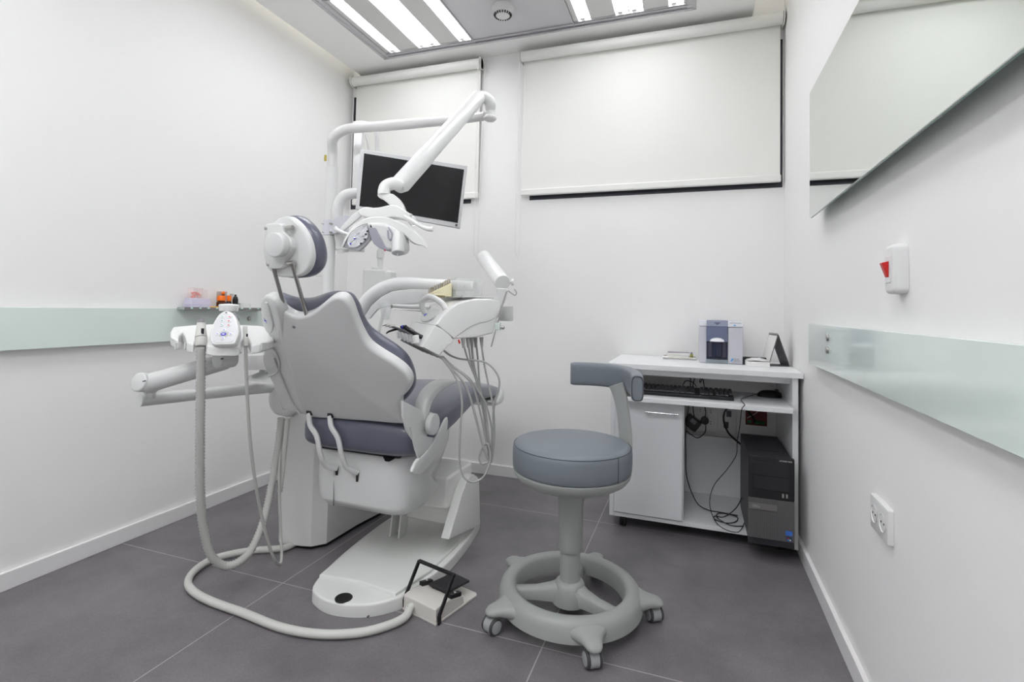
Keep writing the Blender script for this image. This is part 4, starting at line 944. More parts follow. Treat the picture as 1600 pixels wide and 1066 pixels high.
rf_px = [(535,386),(540,375),(550,363),(560,355.5),(574,350.5),(578,362),(579,374),(571,383),(561,392.5),(548,390)]
arch(rf_px, 1.606, .02, .003, 'reflector_rim', mat('reflector_rim_grey', (186,186,190), .4), sm=1)
ipx = [(542.5,378),(545,370),(552.5,361),(562,355),(572.5,352),(575,362),(574,371),(568,378),(560,384.5),(552,387),(545,385)]
# faceted reflector: patchwork of small mirrors
cen = (559, 370)
ring0 = catmull([V((q[0],q[1],0)) for q in ipx], 2, True); mb = MB(); prev = None; n_ = len(ring0); levels = []
for s_, dd in ((1,1.603),(.72,1.6035),(.42,1.6025),(.12,1.6035)):
    levels.append([mb.bm.verts.new(D(cen[0]+(p.x-cen[0])*s_+random.uniform(-.3,.3)*(s_ < 1), cen[1]+(p.y-cen[1])*s_, dd-.0015+random.uniform(-.0012,.0012))) for p in ring0])
for a_, b_ in zip(levels, levels[1:]):
    for i in range(n_): mb.bm.faces.new((a_[i], a_[(i+1)%n_], b_[(i+1)%n_], b_[i]))
mb.bm.faces.new(levels[-1]); mb.build('faceted_reflector', FACET, ol, smooth=3)
for q in ((554,372.5),(547.5,381)):
    mb = MB(); p = D(*q, 1.598); mb.box(p, (.004,.002,.005)); mb.build('blue_led', BLUEM, ol, label='tiny blue led')
for q in ((570,374),(564,380.5),(571.5,366),(574,361.5)):
    mb = MB(); p = D(*q, 1.599); mb.box(p, (.006,.002,.005)); mb.build('facet_gap', BLACK, ol)
arch([(572,349),(590,347),(606,349),(620,358),(631,368),(634,382),(633,392),(624,397),(611,393.5),(600,391),(588,384),(581,374),(577,362)], 1.585, .07, .014, 'lamp_body', WHITE2, sm=3)
arch([(576,357),(587,356),(591,364),(597.5,375),(603,386),(609,391.5),(596,389),(584,381),(579,370)], 1.5835, .006, .002, 'sensor_window', LGREY, sm=2)
mb = MB(); mb.tube([D(607,355,1.588), D(613,366,1.5835), D(611,374,1.583), D(607,371,1.584), D(606,360,1.586)], .003, 8, sm=5); mb.build('body_groove', LGREY, ol)
mb = MB(); a, b = D(622,365,1.60), D(622,396,1.575); mb.cyl(b, a, .0195, seg=28, bev=.002); mb.cyl(D(621,396,1.575), D(621,401,1.572), .0018); mb.build('lamp_switch', WHITE2, ol)
c = D(601.5,391.3,1.584); mb = MB(); mb.sphere(c, .003); mb.build('indicator', REDM, ol)

# monitor
mo = thing('monitor', 'white-framed flat monitor with black screen hanging tilted beside the lamp', 'monitor', D(640,300,2.38))
q = [D(563,232.6,2.36), D(729.4,259,2.36), D(718,357,2.36), D(555,327,2.36)]
mb = MB(); mb.pad(q, RC[2], .045, .004, rb=.015); mb.build('bezel', BEZEL, mo)
qs = [D(569,239.6,2.3585), D(725,265,2.3585), D(715,348.5,2.3585), D(561.5,322,2.3585)]
mb = MB(); mb.pad(qs, RC[2], .004, 0); mb.build('screen', SCREEN, mo)
c = D(713,352,2.357); mb = MB(); mb.box(c, (.009,.002,.009)); mb.build('power_button', DGREY, mo)
c = D(640,300,2.43); mb = MB(); mb.box(c, (.12,.06,.12)); mb.build('mount_plate', WHITE, mo, bevel=.004)

# ================================================================== DOCTOR'S INSTRUMENT CONSOLE
dc = thing('instrument_console', 'white dentist instrument console on a curved arm right of the backrest', 'instrument console', (-.7, 1.65, .86))
TH = math.radians(42); WV = V((-math.sin(TH), math.cos(TH), 0))
CPT = D(712,512,1.72)
def con(px, py, off=0): return onp(px, py, CPT, WV)+WV*off
side = [(679.6,508),(690,494),(701,483),(714,474.5),(728,470),(746,466.5),(765,467),(780,470.5),(783.5,477),(782,487),(777,500),(771,521),(746,527.5),(709,530),(704,524),(692,514)]
mb = MB(); mb.pad([con(*q) for q in side], WV, .33, .006, sm=0, rb=.006); mb.build('console_body', WHITE, dc, smooth=45)
mb = MB(); mb.pad([con(*q, -.004) for q in [(682,507),(691,495),(702,484),(715,475),(729,470.8),(747,467.6),(765,468),(780,471.5),(782,478),(780,488),(774,497),(764,502),(748,505),(734,511),(721,520),(709,529)]], WV, .006, .003, rb=0, sm=0); mb.build('side_cover', WHITE, dc, smooth=45)
blk = [(679,508.5),(692,514.5),(704,524.5),(708,531),(707,536),(699.5,540.5),(686,556),(660,542.5),(669,525)]
mb = MB(); mb.pad([con(*q, -.002) for q in blk], WV, .36, .004, sm=0, rb=.004); mb.build('holder_block', WHITE, dc, smooth=30)
# tray surface with handle and panel
tp = [con(700,481,.02), con(728,469,.02), con(780,470,.02), con(781,470,.32), con(728,469,.32), con(700,481,.32)]
pnc = (con(671,497,.10)); 
e1 = (con(701,483)-con(679.6,508)).normalized(); pn_n = e1.cross(WV).normalized(); pn_n = pn_n if pn_n.z > 0 else -pn_n
def onslope(px, py, lift=0):
    return onp(px, py, con(690,494)+pn_n*lift, pn_n)
mb = MB(); pc_ = onslope(671,493); mb.pad([pc_+(WV*math.cos(a)*.10+e1*math.sin(a)*.031)+pn_n*.0045 for a in [2*PI*k/28 for k in range(28)]], -pn_n, .006, .002, rb=0); mb.build('oval_panel', WHITE2, dc)
mb = MB(); pc_ = onslope(666,493); mb.pad([pc_+(WV*math.cos(a)*.016+e1*math.sin(a)*.007)+pn_n*.0055 for a in [2*PI*k/16 for k in range(16)]], -pn_n, .002, 0); mb.build('panel_mark', BLUEM, dc, label='small blue panel mark')
mb = MB(); mb.tube([D(664,489,1.86), D(659.5,479,1.85), D(662,469,1.84), D(671.5,464,1.82), D(683,468.5,1.79), D(692.5,476,1.77), D(698,485,1.75)], .0105, 16, sm=6); mb.build('console_handle', WHITE, dc, smooth=60)
# instrument pegs, trays of tubing under the block
w0 = con(661,532); 
for k in range(5):
    o_ = WV*(.045+.072*k)
    p = w0+o_; fd = V((-math.cos(TH), -math.sin(TH), 0))
    mb = MB(); mb.cyl(p+V((0,0,-.012))-fd*.004+fd*.016, p+V((0,0,.014))+fd*.016, .011, seg=20, bev=.002); mb.build('instrument_holder', WHITE, dc)
    q = con(659,543)+o_
    mb = MB(); mb.tube([q+fd*.006+V((0,0,.004)), q-fd*.06-V((0,0,.030)), q-fd*.085-V((0,0,.043))], .0042, 10); mb.build('hose_guide', STEEL, dc)
    if 0 < k < 4:
        mb = MB(); a_ = p+fd*.016+V((0,0,.0145)); mb.tube([a_, a_+fd*.02+V((0,0,.012)), a_+fd*.06+V((0,0,.026)), a_+fd*.075+V((0,0,.022))], [.008,.0065,.005,.002], 12, sm=4); mb.build('handpiece', STEEL, dc, label='steel handpiece')
hp = thing('air_syringe', 'black bent handpiece resting in the nearest holder of the instrument console', 'dental handpiece', D(640,517,1.76))
mb = MB(); mb.tube([D(664.5,530,1.745), D(650,522.5,1.75), D(634,512,1.76)], [.0075,.0078,.0075], 16); mb.build('grip', BLACK, hp)
mb = MB(); mb.tube([D(634,511.5,1.76), D(629,511.5,1.765), D(617,515,1.77), D(607,518.5,1.775), D(603.5,521.5,1.775)], [.0078,.0065,.0042,.003,.0022], 14, sm=4); mb.build('nozzle', BLACK, hp)
mb = MB(); mb.tube([D(630.5,511.4,1.763), D(629,511.5,1.764)], .0076, 14); mb.build('blue_ring', BLUEM, hp, label='blue ring')
mb = MB(); mb.tube([D(641,513.5,1.745), D(647,517.5,1.742)], .004, 10); mb.build('trigger', GREYM, hp)
# support arm of the console
u3 = lambda px, py, d: D(px, py, d)
bm_pts = [(556,505,2.15),(563,486,2.13),(577,467,2.12),(592,455,2.10),(608,447.5,2.09),(630,443.5,2.06),(660,444.5,2.02),(700,446.5,1.97),(742,448.5,1.93)]
mb = MB(); mb.tube([D(*q) for q in bm_pts], [.029,.029,.029,.029,.028,.027,.025,.023,.021], 20, sm=5); mb.build('curved_arm', WHITE, dc, smooth=60)
wb = [(566,500),(580,478),(596,464),(614,455),(640,452),(700,453),(742,455),(742,464),(700,470),(640,476),(605,479),(590,484),(578,498)]
mb = MB(); mb.pad([D(*q, 2.09-(q[0]-560)/1050) for q in wb], RC[2], .022, .004, rb=.004); mb.build('arm_web', WHITE, dc, smooth=50)
mb = MB(); a, b = D(785.5,442,1.80), D(756,402,2.06); mb.cyl(a, b, .0275, .0285, seg=36, bev=.002); mb.build('balance_cylinder', WHITE, dc, smooth=40)
mb = MB(); mb.cyl(D(799,441,1.83), D(803,441,1.83), .012, bev=.002); mb.cyl(D(790,442,1.83), D(799,441,1.83), .006); mb.build('clamp_knob', WHITE, dc)
mb = MB(); mb.loft([[D(776,450,1.79), D(794,451,1.79), D(794,451,1.84), D(776,450,1.84)], [D(775,462,1.79), D(790,470,1.79), D(790,470,1.84), D(775,462,1.84)], [D(774,470,1.79), D(783,482,1.79), D(783,482,1.84), D(774,470,1.84)]]); mb.build('cylinder_neck', WHITE2, dc, bevel=.004)
a = D(784,489,1.90); b = D(802,489,1.90); mb = MB(); mb.cyl((a.x,a.y,a.z-.027),(a.x,a.y,a.z+.025),.001); mb.cyl(D(790,501,1.9), D(790,478,1.9), .028, seg=32, bev=.003); mb.build('arm_end', WHITE2, dc, smooth=40)
mb = MB(); mb.tube([D(791,456,1.74), D(784,480,1.735), D(778,503,1.73), D(767.5,542,1.725)], .0024, 10); mb.tube([D(791,456,1.74), D(794,454.5,1.74), D(800,459,1.74), D(805,461.5,1.74), D(807,457,1.74), D(803.5,452,1.74)], .002, 8, sm=4); mb.build('hanging_rod', STEEL, dc)
mb = MB(); c = D(778,510,1.73); mb.box(c, (.018,.014,.024)); mb.build('rod_clamp', mat('pale_green_clear', (196,208,202), .2), dc, bevel=.002)
mb = MB(); mb.cyl(D(780,511,1.73), D(784.5,512,1.728), .0035); mb.sphere(D(786,512,1.727), .006); mb.build('thumb_screw', STEEL, dc)
mb = MB(); mb.tube([D(716.5,531,1.72), D(718.5,537,1.72)], .003, 8); mb.build('red_tab', RED, dc, label='small red tab')
# side rail with cup
mb = MB(); mb.tube([D(612,478,1.98), D(640,479.5,1.97), D(672,481,1.95)], [.006,.008,.008], 12, flat=.6); mb.build('side_rail', WHITE2, dc)
mb = MB(); mb.tube([D(612,476,1.975), D(612,482,1.975)], .003, 8); mb.tube([D(616,483,1.97), D(655,486,1.96), D(662,487,1.96)], .002, 8); mb.build('rail_clip', STEEL, dc)
cpt = thing('plastic_cup', 'clear plastic cup held at the tip of the console side rail', 'cup', D(602,499,1.98))
c = D(602,499,1.98); zt2 = D(602,473,1.98).z
mb = MB(); mb.lathe([(.015,0),(.024,zt2-c.z)], c, caps=False); o = mb.build('wall', CLEAR, cpt); so = o.modifiers.new('s','SOLIDIFY'); so.thickness = .0008
mb = MB(); mb.tube([V((c.x+math.cos(2*PI*k/32)*.0245, c.y+math.sin(2*PI*k/32)*.0245, zt2)) for k in range(32)], .0013, 8, closed=True); mb.build('rim', CLEAR, cpt)
mb = MB(); mb.lathe([(.015,0),(.015,.001)], c); mb.build('bottom', CLEAR, cpt)
# hoses
g = lambda x, y: (600+x*.2252, 520+y*.2252)
hoses = [
 [(548,45,1.74),(560,110,1.75),(585,190,1.77),(625,290,1.79),(660,390,1.80),(700,520,1.80),(722,700,1.79),(738,900,1.78)],
 [(582,45,1.76),(590,110,1.77),(605,200,1.79),(640,300,1.80),(670,400,1.81),(690,560,1.81),(712,740,1.80),(735,900,1.79)],
 [(608,45,1.78),(612,120,1.79),(622,220,1.80),(645,330,1.81),(672,450,1.82),(700,620,1.82),(722,780,1.81),(728,880,1.80)],
 [(634,42,1.80),(645,120,1.81),(655,230,1.82),(665,380,1.82),(690,540,1.82),(720,700,1.82),(745,860,1.80)],
 [(676,40,1.78),(682,120,1.78),(700,240,1.79),(725,360,1.79),(755,500,1.79),(765,640,1.79),(762,760,1.79),(745,900,1.78)],
 [(395,165,1.73),(450,230,1.72),(540,330,1.72),(590,430,1.73),(640,600,1.74),(680,760,1.75),(730,900,1.76)],
 [(400,165,1.74),(460,225,1.73),(560,300,1.73),(620,380,1.74),(660,520,1.75),(700,700,1.77),(735,890,1.77)],
 [(405,165,1.75),(480,235,1.75),(590,315,1.75),(650,400,1.76),(700,480,1.77),(735,600,1.78),(750,700,1.79),(742,860,1.79)],
 [(395,170,1.72),(440,225,1.71),(490,300,1.71),(530,400,1.71),(542,520,1.71),(530,650,1.71),(523,800,1.71),(528,930,1.72),(560,1010,1.72),(620,1037,1.73),(690,1000,1.74),(735,900,1.75),(735,820,1.76),(715,770,1.76),(680,810,1.76),(660,870,1.76),(680,910,1.76),(735,895,1.76)],
 [(415,125,1.80),(460,158,1.80),(530,182,1.79),(630,192,1.76),(700,205,1.76),(760,250,1.76),(798,320,1.76),(795,400,1.76),(770,480,1.77),(757,580,1.78),(762,700,1.79),(755,820,1.79),(740,905,1.78)],
]
for k, h in enumerate(hoses):
    mb = MB(); mb.tube([D(*g(x, y), d) for x, y, d in h], .0034 if k not in (2, 5) else .0042, 10, sm=6); mb.build('instrument_hose', HOSED, dc, smooth=60)
    if k < 5:
        a = h[0]; mb = MB(); mb.tube([D(*g(a[0], a[1]-8), a[2]), D(*g(a[0]+4, a[1]+60), a[2]+.002)], [.0075,.0045], 12); mb.build('hose_collar', HOSED, dc)

# things on the console
t = thing('steel_tray', 'thin steel tray lying on top of the instrument console', 'tray', D(725,468,1.85))
zt3 = D(740,466,1.85).z+.004
def ztop(px, py, z): return at(px, py, z=z)
ca = con(715,474,.03); cb = con(765,468,.03)
zz = max(con(746,466.5).z, con(765,467).z)+.003
tA, tB = V((con(728,468,.04).x, con(728,468,.04).y, zz)), V((con(779,468,.04).x, con(779,468,.04).y, zz))
mb = MB(); mb.pad([tA, tB, tB+WV*.25, tA+WV*.25], (0,0,1), .004, .0015, rb=.0015, steps=2); mb.build('tray_plate', mat('tray_pale_steel', (214,214,212), .25, metal=.35), t, label='polished plate')
dirx = (tB-tA).normalized()
t = thing('bur_stand', 'pale yellow foam wedge stuck with rows of tiny dental burs', 'bur stand', tA)
b0 = D(694,469.5,1.90); b1 = D(727.5,466,1.88)
bz = zz+.0045
b0 = tA-dirx*.075+WV*.16; b1 = tA+dirx*.008+WV*.16; b0.z = b1.z = bz
mb = MB(); dpt = WV*.045; wd_ = [b0, b1, b1+V((0,0,.052)), b0+V((0,0,.008))]
mb.loft([wd_, [p+dpt for p in wd_]]); mb.build('foam_wedge', YELLOW, t, bevel=.002)
for i in range(11):
    for j in range(3):
        s_ = (i+.5)/11; p = b0+(b1-b0)*s_+WV*(.007+.015*j)+V((0,0,.008+.044*s_))
        mb = MB(); mb.cyl(p-V((0,0,.002)), p+V((0,0,.015+random.uniform(0,.005))), .0012, seg=6); mb.build('dental_bur', BRASS if random.random() < .6 else STEEL, t)
t = thing('small_yellow_block', 'tiny yellow-brown file block lying in front of the bur stand', 'file block', tA-dirx*.05+WV*.10)
t0 = tA-dirx*.085+WV*.10; mb = MB(); mb.loft([[t0, t0+dirx*.05, t0+dirx*.05+V((0,0,.006)), t0+V((0,0,.006))], [p+WV*.015 for p in (t0, t0+dirx*.05, t0+dirx*.05+V((0,0,.006)), t0+V((0,0,.006)))]]); mb.build('block', BRASS, t)
mb = MB(); mb.cyl(t0+dirx*.01+V((0,0,.009)), t0+dirx*.045+V((0,0,.009)), .003, seg=10); mb.build('file', YELLOW, t)
t = thing('clear_box', 'clear plastic box of small parts on the console beside the bur stand', 'box', tA)
k0_ = tA+dirx*.012+WV*.12; k0_.z = zz+.0045; L_ = dirx*.098; Wd_ = WV*.07; Hh = V((0,0,.068))
def plate(p, a, b, th, nm, m_):
    n_ = a.cross(b).normalized()*th; mb = MB(); mb.loft([[p, p+a, p+a+b, p+b], [p+n_, p+a+n_, p+a+b+n_, p+b+n_]]); return mb.build(nm, m_, t)
plate(k0_, L_, Hh, .0015, 'side', CLEAR); plate(k0_+Wd_, L_, Hh, .0015, 'side', CLEAR); plate(k0_, Wd_, Hh, .0015, 'side', CLEAR); plate(k0_+L_, Wd_, Hh, .0015, 'side', CLEAR); plate(k0_+Hh, L_, Wd_, .0015, 'lid', CLEAR); plate(k0_, L_, Wd_, .002, 'bottom', CLEAR)
for i in range(26):
    p = k0_+L_*random.uniform(.3,.85)+Wd_*random.uniform(.2,.8)+Hh*random.uniform(.06,.7)
    mb = MB(); mb.sphere(p, random.uniform(.0012,.002), seg=8); mb.build('small_part', BRASS if i % 5 == 0 else GREYM, t)

# ================================================================== ASSISTANT CONSOLE (left)
ac = thing('assistant_console', 'white assistant console with oval keypad on a jointed arm, left of the backrest', 'assistant console', D(350,540,1.65))
top = [(270,511,1.80),(300,508,1.81),(335,506,1.82),(407,509,1.84),(428,513,1.80),(428,531,1.72),(408,537,1.66),(392,540,1.645),(388,530,1.69),(383,526,1.72),(378,530,1.69),(375,541,1.62),(366,543,1.61),(335,543,1.60),(323,540,1.60),(320,530,1.66),(313,526,1.70),(306,530,1.66),(303,538,1.605),(292,535,1.61),(289,524,1.68),(285,518,1.72),(280,524,1.68),(279,533,1.62),(267,526,1.66),(266,518,1.74)]
T_ = [D(*q) for q in top]; C_ = sum(T_, V())/len(T_)
mb = MB(); mb.loft([[p+V((0,0,-.030)) for p in T_], T_]); mb.build('console_body', WHITE, ac, bevel=.006, seg=3, smooth=50)
fpx = [(320,543,1.605),(375,545,1.62)]
mb = MB(); mb.loft([[D(322,541,1.60), D(376,541,1.615), D(374,520,1.72), D(328,520,1.72)], [D(325,553.5,1.61), D(380,553.5,1.63), D(374,545,1.74), D(332,545,1.74)]]); mb.build('console_belly', WHITE, ac, bevel=.008, seg=3)
for q in ((276,1.63),(291,1.64),(410,1.66)):
    mb = MB(); p = D(q[0]+2, 541, q[1]); mb.box(p, (.006,.02,.022)); mb.build('fork_prong', WHITE2, ac, bevel=.001)
kpx = [(330,537),(328,521),(331,510),(335,501),(342.5,490.5),(352.5,485.5),(362.5,488.5),(369,498),(372,510),(372.5,520),(369,531),(364,537.5),(347,538.5)]
KP = D(350,538,1.585); KT = D(352,487,1.645); KR = (RC[0]).copy(); KN = (KT-KP).cross(KR).normalized(); KN = KN if KN.y < 0 else -KN
def kk(px, py, l=0): return onp(px, py, KP+KN*l, KN)
mb = MB(); mb.pad([kk(*q) for q in kpx], -KN, .022, .005, sm=3, rb=.003); kb = mb.build('keypad', WHITE, ac, smooth=50)
cpx = V((350.5,513,0))
mb = MB(); mb.pad([kk(cpx.x+(q[0]-cpx.x)*.86, cpx.y+(q[1]-cpx.y)*.88, .0012) for q in kpx], -KN, .002, .0006, sm=3, rb=0); mb.build('keypad_membrane', mat('membrane_grey', (214,214,217), .35), kb)
def btn(px, py, rx, ry, m_, l=.003, mark=None):
    c = kk(px, py, l); u_ = KR; v_ = KN.cross(KR).normalized(); sc_ = 1.6/FPX
    mb = MB(); mb.pad([c+u_*math.cos(a)*rx*sc_+v_*math.sin(a)*ry*sc_ for a in [2*PI*k/20 for k in range(20)]], -KN, .003, .001, rb=0); o = mb.build('button', m_, kb)
    if mark:
        mb = MB(); mb.pad([c+KN*.0003+u_*math.cos(a)*rx*.5*sc_+v_*math.sin(a)*ry*.35*sc_ for a in [2*PI*k/8 for k in range(8)]], -KN, .0008, 0); mb.build('button_mark', mark, kb)
for (x, y, mk) in ((347.5,495,TEALM),(358.7,495,REDM),(346.9,501.2,TEALM),(357.5,501.5,REDM),(346.2,507.7,TEALM),(357,508,REDM)): btn(x, y, 3.3, 2.8, WHITE, mark=mk)
mb = MB(); mb.pad([kk(*q, .0018) for q in [(349,517),(361,520.5),(350,529),(338,523)]], -KN, .001, 0); mb.build('keypad_diamond', mat('diamond_grey', (186,186,184), .4), kb)
for (x, y) in ((350,515.6),(339.5,522),(360,522),(348,528.3)): btn(x, y, 3.6, 2.9, WHITE, mark=mat('mark_lilac', (160,160,215), .4))
btn(349,522, 4.4, 2.9, BLUEM, mark=WHITE)
mb = MB(); p = kk(353.5,488.7,.0022); mb.box(p, (.007,.001,.004)); mb.build('keypad_logo', GREYM, kb)
mb = MB(); c = D(357.5,486,1.72); z1 = D(357.5,475.5,1.72).z; mb.lathe([(.028,0),(.030,(z1-c.z)*.6),(.031,(z1-c.z)*.85),(.027,z1-c.z),(.001,z1-c.z+.002)], c, seg=36); mb.build('bracket_head', WHITE, ac, smooth=50)
mb = MB(); mb.tube([D(366,489,1.70), D(371,497,1.68), D(372,503,1.68)], .004, 10, sm=4); mb.build('bracket_stem', GREYM, ac)
# arms
mb = MB(); a, b = D(225,601,1.68), D(352,565,1.80); mb.tube([a-(b-a)*.03, a, b, b+(b-a)*.06], [.020,.0315,.0285,.022], 24); mb.build('upper_arm', WHITE2, ac, smooth=60)
mb = MB(); mb.cyl(D(215,597,1.66), D(243,600,1.72), .031, seg=32, bev=.006); mb.build('arm_joint', WHITE2, ac, smooth=40)
mb = MB(); mb.cyl(D(338,563,1.745), D(366,559,1.80), .032, seg=32, bev=.008); jt = D(350,545,1.72); mb.cyl(D(351,562,1.77), D(351,548,1.77), .028); mb.build('tray_joint', WHITE2, ac, smooth=40)
mb = MB(); mb.cyl(D(234,622,1.74), D(234,605,1.74), .018, seg=24); mb.build('swivel_pin', WHITE2, ac)
mb = MB(); mb.tube([D(218,625.5,1.72), D(300,617,1.86), D(380,609,2.0), D(440,604,2.13)], [.0215,.0215,.0215,.0215], 24); mb.build('lower_arm', WHITE2, ac, smooth=50)
for q in ((224,596,1.635),(346,561,1.715)):
    mb = MB(); p = D(*q); mb.cyl(p+RC[2]*.01, p-RC[2]*.0015, .002); mb.build('screw', DGREY, ac)
mb = MB(); c = D(404,576,1.98); mb.lathe([(.052,0),(.055,.05),(.053,.055),(.001,.056)], c); mb.build('bowl_rim', WHITE, ac); 
mb = MB(); c = D(412,592,2.0); mb.lathe([(.06,0),(.052,.012),(.018,.026),(.012,.045)], c); mb.build('bowl_foot', WHITE2, ac)
# suction handpieces with hoses
def corr(pts, r, name, m_, parent, pitch=.011, amp=.20):
    pp = catmull([V(p) for p in pts], 24); L = 0; rs = []
    out = [pp[0]]; 
    # resample evenly
    seg = pitch/2; acc = 0
    for a, b in zip(pp, pp[1:]):
        d = (b-a).length
        while acc+d >= seg:
            t_ = (seg-acc)/d; a = a+(b-a)*t_; out.append(a.copy()); d = (b-a).length; acc = 0
        acc += d
    rs = [r*(1+amp*(1 if i % 2 else -.4)) for i in range(len(out))]
    mb = MB(); mb.tube(out, rs, 14); return mb.build(name, m_, parent, smooth=80)
sh = thing('suction_hose', 'thick ribbed grey suction hose with handpiece hanging from the assistant console', 'suction hose', D(314,545,1.64))
mb = MB(); mb.tube([D(314.2,527,1.625), D(314.2,514,1.635), D(314.5,505,1.64)], [.0175,.0135,.0125], 24); mb.tube([D(314,541,1.615), D(314.2,537,1.618), D(314.2,528,1.625)], [.0145,.0175,.0175], 24); mb.build('handpiece_body', HOSE2, sh, smooth=60)
mb = MB(); mb.tube([D(314.5,505,1.64), D(314.6,499.5,1.645)], [.0105,.010], 20); mb.build('handpiece_tip', GREYM, sh, label='grey tip')
mb = MB(); p = D(316.5,517.5,1.617); mb.box(p, (.007,.005,.017)); mb.build('valve_slot', BLACK, sh)
corr([D(314,541,1.62), D(313.5,600,1.63), D(312.5,700,1.65), D(313,770,1.67), D(318,825,1.69), D(330,868,1.71), D(350,884,1.74), D(372,879,1.77), D(392,860,1.82), D(408,825,1.88), D(419,785,1.94), D(430,725,2.0), D(437,680,2.03), D(439,652,2.05)], .0122, 'hose', HOSE, sh)
sj = thing('saliva_hose', 'thin grey saliva suction hose with small handpiece beside the keypad', 'suction hose', D(383,545,1.66))
mb = MB(); mb.tube([D(384,541,1.64), D(384,531,1.645), D(383.5,524,1.65), D(383,511,1.66)], [.0075,.009,.0065,.0062], 18, sm=4); mb.build('handpiece_body', HOSE2, sj, smooth=60)
mb = MB(); p = D(386,524,1.637); mb.box(p, (.003,.004,.009)); mb.build('valve_slot', BLACK, sj)
corr([D(384,541,1.645), D(385.5,600,1.66), D(391,690,1.70), D(400,760,1.74), D(412,820,1.80), D(425,866,1.85), D(434.5,881.5,1.89), D(440,872,1.92), D(438,820,1.95), D(436,740,1.99), D(441,690,2.03), D(446,654,2.06)], .0052, 'hose', HOSE, sj, pitch=.005, amp=.06)
tag(corr([D(450,652,2.03), D(446,690,2.02), D(441,740,2.01), D(437,770,2.0)], .0085, 'suction_hose', HOSE2, None), 'short light hose running down the pedestal under the arm hub', 'hose')

# ================================================================== FOOT PEDAL
fp = thing('foot_pedal', 'beige foot pedal with black carrying frame on the floor at the chair base', 'foot pedal', (-.78, 1.58, 0))
Bc = at(681,979,z=0); uu = (at(748,931,z=0)-Bc); uu.z = 0; LEN = uu.length; uu.normalize(); vv = V((-uu.y, uu.x, 0)); WID = (at(631,950,z=0)-Bc).dot(vv)*.97
def fpt(a, b, z): return Bc+uu*a+vv*b+V((0,0,z))
body = lambda b: [fpt(0,b,.006), fpt(0,b,.050), fpt(.02,b,.053), fpt(.075,b,.050), fpt(.135,b,.036), fpt(.140,b,.006)]
mb = MB(); mb.loft([body(.002), body(WID-.002)]); mb.build('housing', PEDAL, fp, bevel=.004, seg=3, smooth=30)
mb = MB(); mb.pad([fpt(0,0,.0075), fpt(LEN-.01,0,.0075), fpt(LEN,.012,.0075), fpt(LEN,WID-.012,.0075), fpt(LEN-.01,WID,.0075), fpt(0,WID,.0075)], (0,0,-1), .0065, .002, rb=0); mb.build('base_plate', PEDAL, fp)
mb = MB(); mb.b2(0,0,0,0,0,0) if 0 else None; mb.bm.free()
def bar(p, q, w_, h_, nm, m_=BLACK, parent=None, wdir=None):
    p, q = V(p), V(q); t_ = (q-p).normalized(); wdir = (wdir or vv).normalized(); n_ = t_.cross(wdir).normalized(); mb = MB()
    mb.loft([[c+wdir*sx*w_/2+n_*sy*h_/2 for sx, sy in ((1,1),(1,-1),(-1,-1),(-1,1))] for c in (p, q)]); return mb.build(nm, m_, parent or fp, bevel=.0015)
tz = .128; lean = .075
bar(fpt(.012,-.004,.002), fpt(.010,-.004,.03), .006, .014, 'frame_leg')
bar(fpt(.010,-.004,.028), fpt(lean,-.004,tz), .006, .014, 'frame_leg')
bar(fpt(.012,WID+.004,.002), fpt(.010,WID+.004,.03), .006, .014, 'frame_leg')
bar(fpt(.010,WID+.004,.028), fpt(lean,WID+.004,tz), .006, .014, 'frame_leg')
bar(fpt(lean,-.007,tz), fpt(lean,WID+.007,tz), .014, .007, 'frame_handle', wdir=uu)
bar(fpt(.095,WID*.20,.066), fpt(.180,WID*.20,.050), .001, .001, 'pedal_edge')
mb = MB(); pz = [fpt(.085,WID*.20,.060), fpt(.20,WID*.20,.050), fpt(.205,WID*.75,.050), fpt(.085,WID*.78,.060)]; mb.loft([[p-V((0,0,.008)) for p in pz], pz]); mb.build('treadle', mat('treadle_rubber', (44,43,46), .6, bump=.3, bscale=900), fp, bevel=.002)
mb = MB(); mb.loft([[fpt(.09,WID*.3,.03), fpt(.13,WID*.3,.03), fpt(.13,WID*.7,.03), fpt(.09,WID*.7,.03)], [fpt(.09,WID*.3,.053), fpt(.13,WID*.3,.05), fpt(.13,WID*.7,.05), fpt(.09,WID*.7,.053)]]); mb.build('treadle_hinge', BLACK, fp)
for b_, a_ in ((WID*.07, .098), (WID*.93, .098)):
    mb = MB(); cc = fpt(a_, b_, .0505); mb.loft([[cc+uu*x*.026+vv*y*.0085+V((0,0,z*.007-x*.006)) for x, y in ((-1,-1),(1,-1),(1,1),(-1,1))] for z in (-1, 1)]); mb.build('side_switch', BLACK, fp, bevel=.0015)
    mb = MB(); mb.box(cc+uu*.002+V((0,0,.0072)), (.006,.006,.001)); mb.build('switch_mark', MATTEW, fp)
hn = at(646,955,z=.024)
mb = MB(); a = fpt(-.018, WID*.72, .024); mb.cyl(a, fpt(.002, WID*.72, .026), .0125, bev=.002); mb.build('hose_nipple', HOSE2, fp)
hp_ = [fpt(-.010,WID*.72,.022)]+[at(*q, z=.0155) for q in [(632,965),(605,978),(560,989),(500,991),(440,981),(380,958),(330,940),(303,925),(294,910),(304,892),(330,875),(365,865),(400,860),(440,857),(455,852),(475,842)]]
corr(hp_, .0125, 'pedal_hose', HOSE2, fp, pitch=.0065, amp=.05)

